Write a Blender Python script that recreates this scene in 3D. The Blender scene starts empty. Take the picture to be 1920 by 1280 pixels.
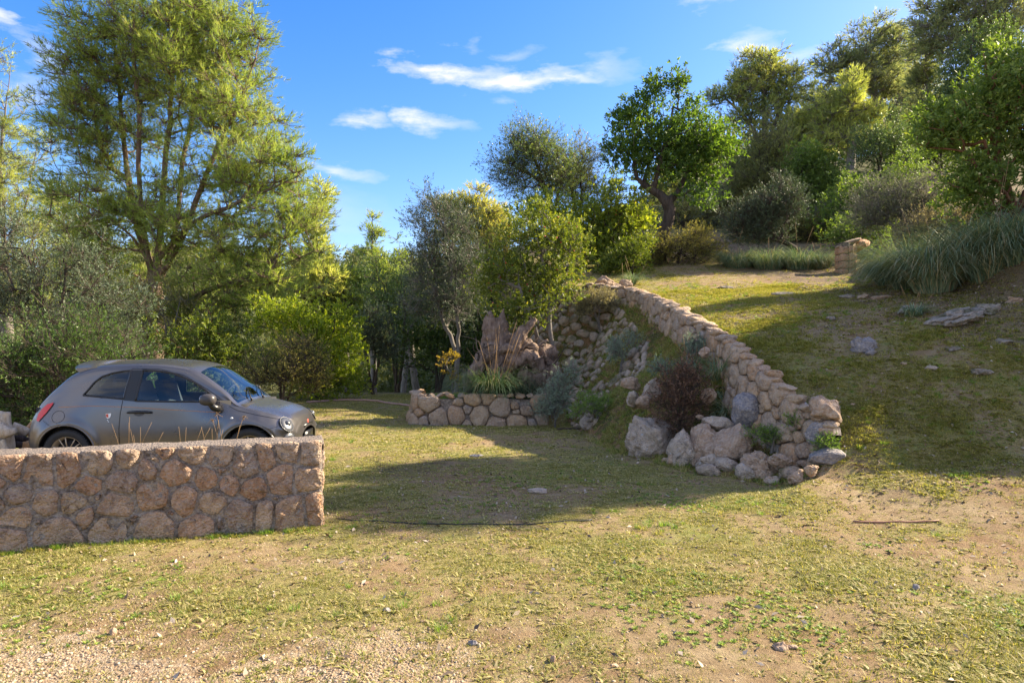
import bpy, math, random
import numpy as np
from mathutils import Vector, Matrix

# ------------------------------------------------------------------ camera, light
scene = bpy.context.scene
COL = scene.collection
CAM_Z = 1.7
cam_data = bpy.data.cameras.new("camera")
cam_data.lens = 24.0
cam_data.sensor_width = 36.0
cam_data.clip_start = 0.05
cam_data.clip_end = 3000.0
cam = bpy.data.objects.new("camera", cam_data)
cam.location = (0, 0, CAM_Z)
cam.rotation_euler = (math.radians(90), 0, 0)
COL.objects.link(cam)
scene.camera = cam

SUN_AZ = math.radians(20.5)      # from +X towards +Y
SUN_EL = math.radians(31.0)
SUN_DIR = Vector((math.cos(SUN_EL) * math.cos(SUN_AZ), math.cos(SUN_EL) * math.sin(SUN_AZ), math.sin(SUN_EL)))
sd = bpy.data.lights.new("sun", 'SUN')
sd.energy = 5.0
sd.angle = math.radians(0.55)
sd.color = (1.0, 0.85, 0.62)
sun = bpy.data.objects.new("sun", sd)
sun.rotation_euler = SUN_DIR.to_track_quat('Z', 'Y').to_euler()
sun.location = (20, 10, 30)
COL.objects.link(sun)

scene.view_settings.view_transform = 'Standard'
scene.view_settings.look = 'None'
scene.view_settings.gamma = 1.0
scene.view_settings.use_curve_mapping = False
scene.view_settings.exposure = 1.7

world = bpy.data.worlds.new("World")
scene.world = world
world.use_nodes = True
def build_world():
    nt = world.node_tree
    nt.nodes.clear()
    N, L = nt.nodes.new, nt.links.new
    out = N('ShaderNodeOutputWorld')
    bg = N('ShaderNodeBackground')
    bg.inputs['Strength'].default_value = 0.15
    sky = N('ShaderNodeTexSky')
    sky.sky_type = 'NISHITA'
    sky.sun_disc = False
    sky.sun_elevation = SUN_EL
    sky.sun_rotation = math.radians(90) - SUN_AZ
    sky.altitude = 100
    sky.air_density = 1.0
    sky.dust_density = 0.9
    sky.ozone_density = 1.6
    hs = N('ShaderNodeHueSaturation')
    hs.inputs['Saturation'].default_value = 1.42
    hs.inputs['Value'].default_value = .59
    L(sky.outputs[0], hs.inputs['Color'])
    # clouds as a function of the view direction over the whole dome
    tc = N('ShaderNodeTexCoord')
    sep = N('ShaderNodeSeparateXYZ'); L(tc.outputs['Generated'], sep.inputs[0])
    def M(op, a, b=None, c=None, clamp=False):
        n = N('ShaderNodeMath'); n.operation = op; n.use_clamp = clamp
        for i, v in enumerate((a, b, c)):
            if v is None: continue
            if isinstance(v, (int, float)): n.inputs[i].default_value = v
            else: L(v, n.inputs[i])
        return n.outputs[0]
    x, y, z = sep.outputs
    az = M('ARCTAN2', x, y)
    el = M('ARCSINE', z)
    cmb = N('ShaderNodeCombineXYZ'); L(M('MULTIPLY', az, 9.0), cmb.inputs[0]); L(M('MULTIPLY', el, 26.0), cmb.inputs[1])
    nz = N('ShaderNodeTexNoise'); nz.inputs['Scale'].default_value = 1.0; nz.inputs['Detail'].default_value = 8; nz.inputs['Roughness'].default_value = 0.62
    L(cmb.outputs[0], nz.inputs['Vector'])
    nv = M('SUBTRACT', nz.outputs['Fac'], 0.5)
    sep2 = N('ShaderNodeSeparateColor'); L(nz.outputs['Color'], sep2.inputs[0])
    azw = M('ADD', az, M('MULTIPLY', M('SUBTRACT', sep2.outputs[0], 0.5), 0.22))
    elw = M('ADD', el, M('MULTIPLY', M('SUBTRACT', sep2.outputs[1], 0.5), 0.07))
    total = None
    def ang(px, py):
        dx, dz = (px - 960) / 1280, (640 - py) / 1280
        return math.atan2(dx, 1), math.asin(dz / math.sqrt(1 + dx * dx + dz * dz))
    clouds = [(860, 138, 130, 22, 1.0), (980, 148, 170, 24, 1.0), (1070, 150, 90, 18, .9), (690, 226, 75, 20, .75), (812, 230, 70, 22, .75), (648, 326, 75, 20, .6),
              (20, 36, 62, 26, .95), (62, 112, 60, 70, .55), (30, 170, 70, 60, .5), (1405, 82, 60, 32, .55), (1492, 106, 55, 22, .5), (1340, 6, 75, 22, .5),
              (920, 190, 50, 14, .4), (750, 100, 40, 16, .4), (960, 105, 60, 18, .35), (1140, 135, 60, 30, .35), (870, 75, 30, 12, .25), (620, 400, 120, 60, .25)]
    for (px, py, rx, ry, a) in clouds:
        ca, ce = ang(px, py)
        sc = math.cos(ca)
        ra, re = rx / 1280 * sc * sc, ry / 1280 * sc * .85
        u = M('DIVIDE', M('SUBTRACT', azw, ca), ra)
        v = M('DIVIDE', M('SUBTRACT', elw, ce), re)
        d = M('SUBTRACT', 1.0, M('SQRT', M('ADD', M('MULTIPLY', u, u), M('MULTIPLY', v, v))), None, True)
        d = M('MULTIPLY', d, a * .78)
        total = d if total is None else M('MAXIMUM', total, d)
    # clouds added out of view (behind, beside and above the camera) as fill light
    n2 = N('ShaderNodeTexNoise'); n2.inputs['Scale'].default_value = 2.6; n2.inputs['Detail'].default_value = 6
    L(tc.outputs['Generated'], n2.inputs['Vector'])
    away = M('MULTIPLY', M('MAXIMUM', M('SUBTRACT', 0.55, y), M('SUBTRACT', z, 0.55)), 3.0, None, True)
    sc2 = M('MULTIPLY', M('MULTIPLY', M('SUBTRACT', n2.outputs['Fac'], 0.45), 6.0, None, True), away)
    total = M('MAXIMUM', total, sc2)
    total = M('MULTIPLY', total, M('ADD', 1.0, M('MULTIPLY', nv, 3.4)), None, True)
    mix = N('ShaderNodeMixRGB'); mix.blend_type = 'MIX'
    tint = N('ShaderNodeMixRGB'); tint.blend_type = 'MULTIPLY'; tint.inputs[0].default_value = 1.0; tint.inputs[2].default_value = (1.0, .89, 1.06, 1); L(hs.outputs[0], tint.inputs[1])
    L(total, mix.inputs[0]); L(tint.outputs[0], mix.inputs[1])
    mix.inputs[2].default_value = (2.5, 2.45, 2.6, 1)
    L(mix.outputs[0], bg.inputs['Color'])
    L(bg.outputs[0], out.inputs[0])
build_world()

# ------------------------------------------------------------------ helpers
def at(px, py, Y):
    "point at distance Y along the ray through a pixel of the 1920x1280 photograph"
    return np.array([(px - 960) / 1280 * Y, Y, CAM_Z - (py - 640) / 1280 * Y])

def hash3(ix, iy, iz, seed=0):
    h = (ix.astype(np.int64) * 374761393 + iy.astype(np.int64) * 668265263 + iz.astype(np.int64) * 1440662683 + seed * 974634777) & 0xffffffff
    h = ((h ^ (h >> 13)) * 1274126177) & 0xffffffff
    h = (h ^ (h >> 16)) & 0xffffffff
    return h / 4294967295.0

def vnoise(p, seed=0):
    p = np.asarray(p, float)
    i = np.floor(p); f = p - i; i = i.astype(np.int64)
    f = f * f * (3 - 2 * f)
    r = 0
    for dx in (0, 1):
        wx = f[..., 0] if dx else 1 - f[..., 0]
        for dy in (0, 1):
            wy = f[..., 1] if dy else 1 - f[..., 1]
            for dz in (0, 1):
                wz = f[..., 2] if dz else 1 - f[..., 2]
                r = r + wx * wy * wz * hash3(i[..., 0] + dx, i[..., 1] + dy, i[..., 2] + dz, seed)
    return r * 2 - 1

def fbm(p, oct=4, seed=0, rough=0.5):
    p = np.asarray(p, float); r = 0; a = 1.0; t = 0
    for o in range(oct):
        r = r + a * vnoise(p * (2.03 ** o) + 17.3 * o, seed + o); t += a; a *= rough
    return r / t

def sstep(a, b, x):
    t = np.clip((x - a) / (b - a), 0, 1)
    return t * t * (3 - 2 * t)

def nrm(v):
    return v / np.maximum(np.linalg.norm(v, axis=-1, keepdims=True), 1e-9)

def link(o, parent=None):
    COL.objects.link(o)
    if parent is not None: o.parent = parent
    return o

def mesh(name, V, faces, mat=None, smooth=False, attrs=None):
    "faces: one (n,k) int array or a list of them"
    me = bpy.data.meshes.new(name)
    V = np.asarray(V, np.float32).reshape(-1, 3)
    if isinstance(faces, np.ndarray): faces = [faces]
    faces = [np.asarray(f, np.int32) for f in faces if len(f)]
    me.vertices.add(len(V)); me.vertices.foreach_set('co', V.ravel())
    nl = sum(f.size for f in faces); nf = sum(len(f) for f in faces)
    me.loops.add(nl); me.polygons.add(nf)
    me.loops.foreach_set('vertex_index', np.concatenate([f.ravel() for f in faces]))
    sizes = np.concatenate([np.full(len(f), f.shape[1], np.int32) for f in faces])
    starts = np.concatenate([[0], np.cumsum(sizes)[:-1]]).astype(np.int32)
    me.polygons.foreach_set('loop_start', starts)
    try: me.polygons.foreach_set('loop_total', sizes)
    except Exception: pass
    if smooth: me.polygons.foreach_set('use_smooth', np.ones(nf, bool))
    if attrs:
        for k, a in attrs.items():
            at_ = me.attributes.new(k, 'FLOAT', 'POINT')
            at_.data.foreach_set('value', np.asarray(a, np.float32))
    me.update(calc_edges=True)
    if mat is not None: me.materials.append(mat)
    return me

def obj(name, me, parent=None, loc=(0, 0, 0), rot=(0, 0, 0), label=None, cat=None, group=None, kind=None):
    o = bpy.data.objects.new(name, me)
    o.location = loc; o.rotation_euler = rot
    if label: o['label'] = label
    if cat: o['category'] = cat
    if group: o['group'] = group
    if kind: o['kind'] = kind
    return link(o, parent)

def thing(name, label, cat, loc=(0, 0, 0), rotz=0.0, group=None):
    return obj(name, None, None, tuple(float(a) for a in loc), (0, 0, rotz), label, cat, group)

def copy_tree(root, loc, rotz=0.0, scale=(1, 1, 1), label=None, group=None):
    r = root.copy(); COL.objects.link(r)
    r.location = tuple(float(a) for a in loc); r.rotation_euler = (0, 0, rotz)
    r.scale = (scale,) * 3 if isinstance(scale, (int, float)) else scale
    if label: r['label'] = label
    if group: r['group'] = group
    for ch in list(root.children):
        c = ch.copy(); COL.objects.link(c); c.parent = r
        for g in list(ch.children):
            d = g.copy(); COL.objects.link(d); d.parent = c
    return r

class MB:
    "collects geometry for one mesh"
    def __init__(s): s.V = []; s.F = {3: [], 4: []}; s.n = 0
    def add(s, V, F):
        V = np.asarray(V, float).reshape(-1, 3)
        for f in (F if isinstance(F, list) else [F]):
            f = np.asarray(f, np.int64)
            if f.size: s.F[f.shape[1]].append(f + s.n)
        s.V.append(V); s.n += len(V)
    def box(s, c, size, R=None, taper=1.0):
        q = np.array([[x, y, z] for z in (-.5, .5) for y in (-.5, .5) for x in (-.5, .5)], float)
        q[4:, :2] *= taper
        q = q * np.asarray(size)
        if R is not None: q = q @ np.asarray(R).T
        s.add(q + np.asarray(c), np.array([[0, 2, 3, 1], [4, 5, 7, 6], [0, 1, 5, 4], [2, 6, 7, 3], [0, 4, 6, 2], [1, 3, 7, 5]]))
    def tube(s, P, r, n=8, cap=True):
        P = np.asarray(P, float); k = len(P)
        r = np.broadcast_to(np.asarray(r, float), (k,))
        T = nrm(np.gradient(P, axis=0))
        up = np.array([0, 0, 1.0]) if abs(T[0][2]) < .9 else np.array([1.0, 0, 0])
        rings = []
        a = np.arange(n) / n * 2 * np.pi
        u = nrm(np.cross(T[0], up))
        for i in range(k):
            u = nrm(u - T[i] * np.dot(u, T[i])); w = np.cross(T[i], u)
            rings.append(P[i] + r[i] * (np.cos(a)[:, None] * u + np.sin(a)[:, None] * w))
        V = np.concatenate(rings)
        i, j = np.meshgrid(np.arange(k - 1), np.arange(n), indexing='ij')
        i = i.ravel(); j = j.ravel(); j2 = (j + 1) % n
        F = np.stack([i * n + j, i * n + j2, (i + 1) * n + j2, (i + 1) * n + j], 1)
        fs = [F]
        if cap:
            V = np.concatenate([V, P[:1], P[-1:]])
            j = np.arange(n); j2 = (j + 1) % n
            fs.append(np.stack([np.full(n, k * n), j2, j], 1))
            fs.append(np.stack([np.full(n, k * n + 1), (k - 1) * n + j, (k - 1) * n + j2], 1))
        s.add(V, fs)
    def lathe(s, prof, c=(0, 0, 0), axis='y', n=32):
        "prof: (radius, along) pairs"
        prof = np.asarray(prof, float); a = np.arange(n) / n * 2 * np.pi; k = len(prof)
        V = np.zeros((k, n, 3))
        V[..., 0] = prof[:, :1] * np.cos(a); V[..., 2] = prof[:, :1] * np.sin(a); V[..., 1] = prof[:, 1:]
        if axis == 'z': V = V[..., [0, 2, 1]]
        if axis == 'x': V = V[..., [1, 0, 2]]
        i, j = np.meshgrid(np.arange(k - 1), np.arange(n), indexing='ij'); i = i.ravel(); j = j.ravel(); j2 = (j + 1) % n
        s.add(V.reshape(-1, 3) + np.asarray(c), np.stack([i * n + j, i * n + j2, (i + 1) * n + j2, (i + 1) * n + j], 1))
    def mesh(s, name, mat, smooth=False):
        return mesh(name, np.concatenate(s.V), [np.concatenate(f) for f in s.F.values() if f], mat, smooth)

# ------------------------------------------------------------------ materials
def new_mat(name):
    m = bpy.data.materials.new(name); m.use_nodes = True
    m.node_tree.nodes.clear()
    return m

class NT:
    def __init__(s, m): s.t = m.node_tree
    def N(s, t, **kw):
        n = s.t.nodes.new(t)
        for k, v in kw.items(): setattr(n, k, v)
        return n
    def L(s, a, b): s.t.links.new(a, b)
    def noise(s, vec, scale, detail=4, rough=.55, dist=0):
        n = s.N('ShaderNodeTexNoise'); n.inputs['Scale'].default_value = scale; n.inputs['Detail'].default_value = detail
        n.inputs['Roughness'].default_value = rough; n.inputs['Distortion'].default_value = dist
        if vec is not None: s.L(vec, n.inputs['Vector'])
        return n.outputs['Fac']
    def ramp(s, fac, stops):
        r = s.N('ShaderNodeValToRGB'); e = r.color_ramp.elements
        while len(e) < len(stops): e.new(0.5)
        for i, (p, c) in enumerate(stops):
            e[i].position = p; e[i].color = (*c, 1) if len(c) == 3 else c
        s.L(fac, r.inputs[0]); return r.outputs[0]
    def mix(s, fac, a, b, mode='MIX'):
        n = s.N('ShaderNodeMixRGB', blend_type=mode)
        for i, v in enumerate((fac, a, b)):
            if isinstance(v, (int, float)): n.inputs[i].default_value = v
            elif isinstance(v, tuple): n.inputs[i].default_value = (*v, 1)
            else: s.L(v, n.inputs[i])
        return n.outputs[0]
    def math(s, op, a, b=0.0, clamp=False):
        n = s.N('ShaderNodeMath', operation=op, use_clamp=clamp)
        for i, v in enumerate((a, b)):
            if isinstance(v, (int, float)): n.inputs[i].default_value = v
            else: s.L(v, n.inputs[i])
        return n.outputs[0]
    def bump(s, h, strength, dist, normal=None):
        n = s.N('ShaderNodeBump'); n.inputs['Strength'].default_value = strength; n.inputs['Distance'].default_value = dist
        s.L(h, n.inputs['Height'])
        if normal is not None: s.L(normal, n.inputs['Normal'])
        return n.outputs[0]

def simple(name, color, rough=.6, metal=0.0, spec=.5, coat=0.0, noise_amt=.15, noise_scale=30.0, emit=None, coat_rough=.1):
    m = new_mat(name); t = NT(m)
    out = t.N('ShaderNodeOutputMaterial'); b = t.N('ShaderNodeBsdfPrincipled'); t.L(b.outputs[0], out.inputs[0])
    tc = t.N('ShaderNodeTexCoord')
    f = t.noise(tc.outputs['Object'], noise_scale, 4)
    c = t.mix(f, tuple(max(0, x * (1 - noise_amt)) for x in color), tuple(min(1, x * (1 + noise_amt)) for x in color))
    t.L(c, b.inputs['Base Color'])
    b.inputs['Roughness'].default_value = rough; b.inputs['Metallic'].default_value = metal
    b.inputs['Specular IOR Level'].default_value = spec; b.inputs['Coat Weight'].default_value = coat
    b.inputs['Coat Roughness'].default_value = coat_rough
    return m

def leaf_mat(name, stops, trans=.35, rough=.5, spec=.35, tcol=(1.25, 1.3, .55)):
    "stops: colours along the per-leaf variation; object random shifts it a little"
    m = new_mat(name); t = NT(m)
    out = t.N('ShaderNodeOutputMaterial'); b = t.N('ShaderNodeBsdfPrincipled')
    a = t.N('ShaderNodeAttribute', attribute_name='var')
    oi = t.N('ShaderNodeObjectInfo')
    f = t.math('ADD', a.outputs['Fac'], t.math('MULTIPLY', t.math('SUBTRACT', oi.outputs['Random'], .5), .22))
    c = t.ramp(f, stops)
    t.L(c, b.inputs['Base Color']); b.inputs['Roughness'].default_value = rough; b.inputs['Specular IOR Level'].default_value = spec
    tr = t.N('ShaderNodeBsdfTranslucent')
    t.L(t.mix(1.0, c, tcol, 'MULTIPLY'), tr.inputs[0])
    mx = t.N('ShaderNodeMixShader'); mx.inputs[0].default_value = trans
    t.L(b.outputs[0], mx.inputs[1]); t.L(tr.outputs[0], mx.inputs[2]); t.L(mx.outputs[0], out.inputs[0])
    return m

def rock_mat(name, cols, stain=(.09, .08, .07), stain_amt=.5, bump=.6, scale=1.0, lichen=None, moss=0.0, light=(.55, .47, .38)):
    "cols: list of base colours picked per object"
    m = new_mat(name); t = NT(m)
    out = t.N('ShaderNodeOutputMaterial'); b = t.N('ShaderNodeBsdfPrincipled'); t.L(b.outputs[0], out.inputs[0])
    tc = t.N('ShaderNodeTexCoord'); oi = t.N('ShaderNodeObjectInfo')
    off = t.N('ShaderNodeVectorMath', operation='ADD'); t.L(tc.outputs['Object'], off.inputs[0])
    sc = t.N('ShaderNodeVectorMath', operation='SCALE'); sc.inputs[0].default_value = (13.1, 7.7, 5.3); t.L(oi.outputs['Random'], sc.inputs['Scale'])
    t.L(sc.outputs[0], off.inputs[1]); v = off.outputs[0]
    k = len(cols)
    base = t.ramp(oi.outputs['Random'], [((i + .5) / k, c) for i, c in enumerate(cols)])
    n1 = t.noise(v, 7 * scale, 6, .6, .6)
    n2 = t.noise(v, 28 * scale, 6, .65)
    c = t.mix(t.ramp(n1, [(.35, (0, 0, 0)), (.7, (1, 1, 1))]), base, tuple(x * .62 for x in cols[0]))
    c = t.mix(t.ramp(n2, [(.42, (0, 0, 0)), (.62, (1, 1, 1))]), c, t.mix(.45, c, light))
    n3 = t.noise(v, 11 * scale, 8, .75, .3)
    c = t.mix(t.math('MULTIPLY', t.ramp(n3, [(.52, (0, 0, 0)), (.66, (1, 1, 1))]), stain_amt), c, stain)
    if lichen:
        n4 = t.noise(v, 16 * scale, 5, .6)
        c = t.mix(t.ramp(n4, [(.62, (0, 0, 0)), (.68, (1, 1, 1))]), c, lichen)
    if moss:
        n5 = t.noise(v, 3.5 * scale, 5, .6)
        c = t.mix(t.math('MULTIPLY', t.ramp(n5, [(.5, (0, 0, 0)), (.6, (1, 1, 1))]), moss), c, (.07, .085, .02))
    t.L(c, b.inputs['Base Color']); b.inputs['Roughness'].default_value = .9; b.inputs['Specular IOR Level'].default_value = .25
    vo = t.N('ShaderNodeTexVoronoi', feature='F1'); vo.inputs['Scale'].default_value = 42 * scale; t.L(v, vo.inputs['Vector'])
    h = t.math('ADD', t.math('MULTIPLY', n1, 1.2), t.math('ADD', t.math('MULTIPLY', n2, .6), t.math('MULTIPLY', vo.outputs['Distance'], .35)))
    t.L(t.bump(h, bump, .045), b.inputs['Normal'])
    return m
# ------------------------------------------------------------------ terrain
FY = [-30, 5.6, 6.4, 7.3, 8.0, 8.3, 8.9, 10.4, 13.2, 14.5, 15.5, 17, 19, 24, 30, 50, 100, 400]
FX = [1.9, 1.9, 2.2, 2.75, 3.10, 2.95, 2.42, 1.72, 1.30, 1.10, .90, .5, -.2, -1.2, -1.5, 1, 6, 30]
TY = [-30, 5.6, 6.4, 7.3, 8.0, 8.25, 9.3, 10.2, 12.3, 14.5, 16.6, 17.4, 18.2, 21, 25, 30, 50, 100, 400]
TX = [2.5, 2.5, 2.65, 3.05, 3.7, 3.88, 3.62, 3.47, 3.27, 3.17, 2.95, 1.75, 1.35, .5, .1, 2, 12, 30, 100]
HY = [-30, 6.0, 6.8, 7.7, 8.3, 9.3, 10.2, 12.3, 14.5, 17, 20, 22, 24, 30, 40, 60, 100, 200, 400]
HZ = [0, 0, .04, .17, .55, 1.08, 1.42, 1.98, 2.43, 2.92, 3.66, 4.15, 4.9, 6.6, 9.5, 13.5, 21, 34, 40]
def foot_x(Y): return np.interp(Y, FY, FX)
def top_x(Y): return np.interp(Y, TY, TX)
def bank_frac(Y): return np.interp(Y, [6, 8.0, 8.4, 10.1, 10.4, 16, 17], [.9, .6, .32, .42, .72, .86, .93])

def terrain(X, Y, rough=True):
    X = np.asarray(X, float); Y = np.asarray(Y, float)
    P = np.stack([X, Y, np.zeros_like(X)], -1)
    xf = foot_x(Y); xt = top_x(Y)
    wob = .12 * vnoise(P * 1.1 + 5, 3) * sstep(8.4, 9.5, Y)
    u = (X - xf - wob) / (xt - xf - wob * .5)
    fr = bank_frac(Y)
    s = np.where(u < .86, np.clip(u, 0, .86) / .86 * fr, fr + (1 - fr) * np.clip((u - .86) / .14, 0, 1))
    s = np.where(u > 1, 1, s)
    # yard, falling away beyond its far edge into the valley
    drop = -.16 * np.clip(Y - 22.5, 0, 30) * sstep(22, 25, Y)
    left = -.10 * np.clip(-X - 7.5, 0, 12) * sstep(7.5, 9, -X) * sstep(9, 12, Y)
    yard = drop + left
    bed = .42 * sstep(-1.92, -1.75, X) * sstep(14.02, 14.16, Y) * sstep(18.5, 17, Y) * sstep(1.6, .9, X)
    yard = yard + bed
    yard = yard + np.where(Y > 60, 0, 0)
    hill = sstep(60, 175, Y) * (23 + 3 * vnoise(P / 40 + 3, 9) + .02 * np.abs(X))
    yard = yard + hill
    cross_k = np.interp(Y, [5.5, 7.0, 10.5, 16, 20], [.0, .13, .2, .06, .03])
    T = np.interp(Y, HY, HZ) + cross_k * np.clip(X - 3.7, 0, 8)
    xb = np.interp(Y, [4, 7, 10.5, 16, 19, 22], [14, 9.3, 7.9, 8.3, 9.6, 12])
    T = T + np.clip(X - xb, 0, 2.2) * .72 + np.clip(X - xb - 2.2, 0, 60) * .16
    z = yard * (1 - s) + np.maximum(T, 0) * s
    if rough:
        bank = ((u > 0.02) & (u < .97) & (Y > 8)).astype(float)
        near = sstep(60, 25, Y)
        z = z + near * (.035 * fbm(P * .9, 3, 11) + .014 * fbm(P * 4.2, 3, 21)) * sstep(-30, 0, Y + 20)
        z = z + bank * (.06 * fbm(P * 3.0, 4, 31)) + (X > 5.5) * (Y > 8) * (Y < 24) * .10 * fbm(P * 1.3, 4, 41) * sstep(5.5, 7.5, X)
        z = z + (Y < 24) * .007 * fbm(P * 13.0, 2, 51)
        # shallow hump where the edge of the slope meets the yard
        z = z + .05 * np.exp(-((X - 2.9) ** 2 / .5 + (Y - 7.0) ** 2 / .4))
    return z

def tz(x, y): return float(terrain(np.array([x]), np.array([y]))[0])

def axis(segs):
    out = [segs[0][0]]
    for a, b, st in segs:
        n = max(1, int(round((b - a) / st))); out += list(np.linspace(a, b, n + 1)[1:])
    return np.array(out)
gx = axis([(-160, -60, 12), (-60, -20, 3), (-20, -7, .6), (-7, -4, .12), (-4, 4.4, .05), (4.4, 9.5, .09), (9.5, 20, .5), (20, 60, 3), (60, 200, 14)])
gy = axis([(-40, -4, 4), (-4, 3, .7), (3, 9.5, .05), (9.5, 18, .075), (18, 24, .2), (24, 60, 1.2), (60, 200, 5), (200, 420, 20)])
GX, GY = np.meshgrid(gx, gy, indexing='xy')
GZ = terrain(GX, GY)
V = np.stack([GX, GY, GZ], -1).reshape(-1, 3)
ny, nx = GX.shape
i, j = np.meshgrid(np.arange(ny - 1), np.arange(nx - 1), indexing='ij'); i = i.ravel(); j = j.ravel()
F = np.stack([i * nx + j, i * nx + j + 1, (i + 1) * nx + j + 1, (i + 1) * nx + j], 1)

def green_mask(P):
    "how much grass grows at a point, 0..1"
    x, y = P[..., 0], P[..., 1]
    P0 = np.stack([x, y, np.zeros_like(x)], -1)
    g = .5 + .55 * fbm(P0 * .55, 3, 101) + .45 * fbm(P0 * 2.3, 3, 111)
    g = g + .16 * sstep(5.5, 10, y) - .10 * sstep(3.2, 4.5, x) + .25 * sstep(3.2, 4.5, x) * fbm(P0 * 6.0, 3, 115) - .35 * gravel_mask(P)
    # bare tracks: along the middle of the yard and the path up the slope
    g = g - .35 * np.exp(-((x + .6 + .25 * (y - 8)) / .9) ** 2) * sstep(6, 7.5, y) * sstep(11, 9, y)
    px = np.interp(y, [9, 12, 15, 18, 20], [6.4, 6.9, 7.1, 7.6, 8.0])
    g = g - .55 * np.exp(-((x - px) / .35) ** 2) * sstep(9, 11, y)
    return np.clip(g, 0, 1)
def gravel_mask(P):
    x, y = P[..., 0], P[..., 1]
    P0 = np.stack([x, y, np.zeros_like(x)], -1)
    return .9 * np.clip(sstep(4.5, 3.3, y + .6 * fbm(P0 * 1.2, 3, 77)) * sstep(1.3, -1.0, x + .8 * fbm(P0 * .9, 3, 78)), 0, 1)
def litter_mask(P):
    x, y = P[..., 0], P[..., 1]
    P0 = np.stack([x, y, np.zeros_like(x)], -1)
    return np.clip(sstep(6.0, 7.6, x + .7 * fbm(P0 * .8, 3, 88)) * sstep(7, 8.5, y) + .8 * sstep(.35, .6, fbm(P0 * .8, 3, 89)) * sstep(3.5, 4, x) * (y > 8), 0, 1)

u_all = (V[:, 0] - foot_x(V[:, 1])) / (top_x(V[:, 1]) - foot_x(V[:, 1]))
bankm = ((u_all > -.02) & (u_all < .99) & (V[:, 1] > 7.6) & (V[:, 1] < 26)).astype(float)

def ground_material():
    m = new_mat('yard_ground'); t = NT(m)
    out = t.N('ShaderNodeOutputMaterial'); b = t.N('ShaderNodeBsdfPrincipled'); t.L(b.outputs[0], out.inputs[0])
    tc = t.N('ShaderNodeTexCoord'); v = tc.outputs['Object']
    A = lambda n: t.N('ShaderNodeAttribute', attribute_name=n).outputs['Fac']
    n_big = t.noise(v, .8, 5, .6); n_mid = t.noise(v, 5, 6, .65); n_fine = t.noise(v, 38, 6, .7); n_vf = t.noise(v, 140, 4, .7)
    dirt = t.ramp(n_mid, [(.3, (.24, .165, .09)), (.5, (.37, .275, .155)), (.7, (.47, .37, .23))])
    dirt = t.mix(t.ramp(n_big, [(.45, (0, 0, 0)), (.7, (.6, .6, .6))]), dirt, (.27, .145, .075))
    dirt = t.mix(t.ramp(n_fine, [(.35, (0, 0, 0)), (.7, (1, 1, 1))]), t.mix(.4, dirt, (.10, .065, .035)), dirt)
    moss = t.ramp(n_fine, [(.3, (.12, .11, .035)), (.5, (.28, .235, .09)), (.75, (.45, .37, .18))])
    gf = t.math('ADD', A('green'), t.math('MULTIPLY', t.math('SUBTRACT', n_fine, .5), 1.3))
    gf = t.math('ADD', gf, t.math('MULTIPLY', t.math('SUBTRACT', n_mid, .5), .7))
    n_p = t.noise(v, 2.1, 6, .62, .4); moss = t.mix(t.ramp(n_p, [(.48, (0, 0, 0)), (.62, (1, 1, 1))]), moss, t.ramp(n_fine, [(.35, (.13, .15, .04)), (.7, (.32, .32, .10))]))
    moss = t.mix(t.ramp(t.noise(v, 3.3, 6, .7, .3), [(.54, (0, 0, 0)), (.66, (.8, .8, .8))]), moss, (.19, .135, .085))
    c = t.mix(t.ramp(gf, [(.38, (0, 0, 0)), (.66, (1, 1, 1))]), dirt, moss)
    vg = t.N('ShaderNodeTexVoronoi'); vg.inputs['Scale'].default_value = 62; t.L(v, vg.inputs['Vector'])
    sepc = t.N('ShaderNodeSeparateColor'); t.L(vg.outputs['Color'], sepc.inputs[0])
    grav = t.ramp(sepc.outputs[0], [(0, (.30, .20, .12)), (.5, (.42, .32, .21)), (1, (.54, .44, .32))])
    gv = t.math('ADD', A('gravel'), t.math('MULTIPLY', t.math('SUBTRACT', n_mid, .5), 1.6))
    c = t.mix(t.math('MULTIPLY', t.ramp(gv, [(.42, (0, 0, 0)), (.6, (1, 1, 1))]), .85), c, grav)
    lit = t.ramp(n_fine, [(.3, (.09, .065, .04)), (.55, (.22, .165, .11)), (.75, (.36, .29, .22))])
    lf = t.math('ADD', A('litter'), t.math('MULTIPLY', t.math('SUBTRACT', n_mid, .5), 1.8))
    c = t.mix(t.math('MULTIPLY', t.ramp(lf, [(.45, (0, 0, 0)), (.7, (1, 1, 1))]), .7), c, lit)
    earth = t.ramp(n_mid, [(.3, (.10, .055, .03)), (.55, (.24, .135, .07)), (.75, (.33, .21, .12))])
    bm = t.ramp(n_big, [(.4, (.055, .07, .018)), (.6, (.12, .12, .035))])
    earth = t.mix(t.ramp(n_mid, [(.44, (1, 1, 1)), (.56, (0, 0, 0))]), earth, bm)
    c = t.mix(A('bank'), c, earth)
    c = t.mix(A('scorch'), c, (.028, .022, .02))
    # far away the cover is dry scrub
    c = t.mix(A('far'), c, t.ramp(n_big, [(.3, (.05, .06, .02)), (.7, (.12, .12, .05))]))
    t.L(c, b.inputs['Base Color']); b.inputs['Roughness'].default_value = .95; b.inputs['Specular IOR Level'].default_value = .15
    h = t.math('ADD', t.math('MULTIPLY', n_fine, 1.0), t.math('MULTIPLY', n_vf, .6))
    h = t.math('ADD', h, t.math('MULTIPLY', t.math('MULTIPLY', vg.outputs['Distance'], -1.2), A('gravel')))
    t.L(t.bump(h, .9, .03), b.inputs['Normal'])
    return m
M_ground = ground_material()
Pn = V
scorch = np.exp(-(((V[:, 0] + 1.75) / 1.1) ** 2 + ((V[:, 1] - 9.35) / .5) ** 2)) * np.clip(.7 + .9 * fbm(V * 5, 3, 5), 0, 1)
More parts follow.
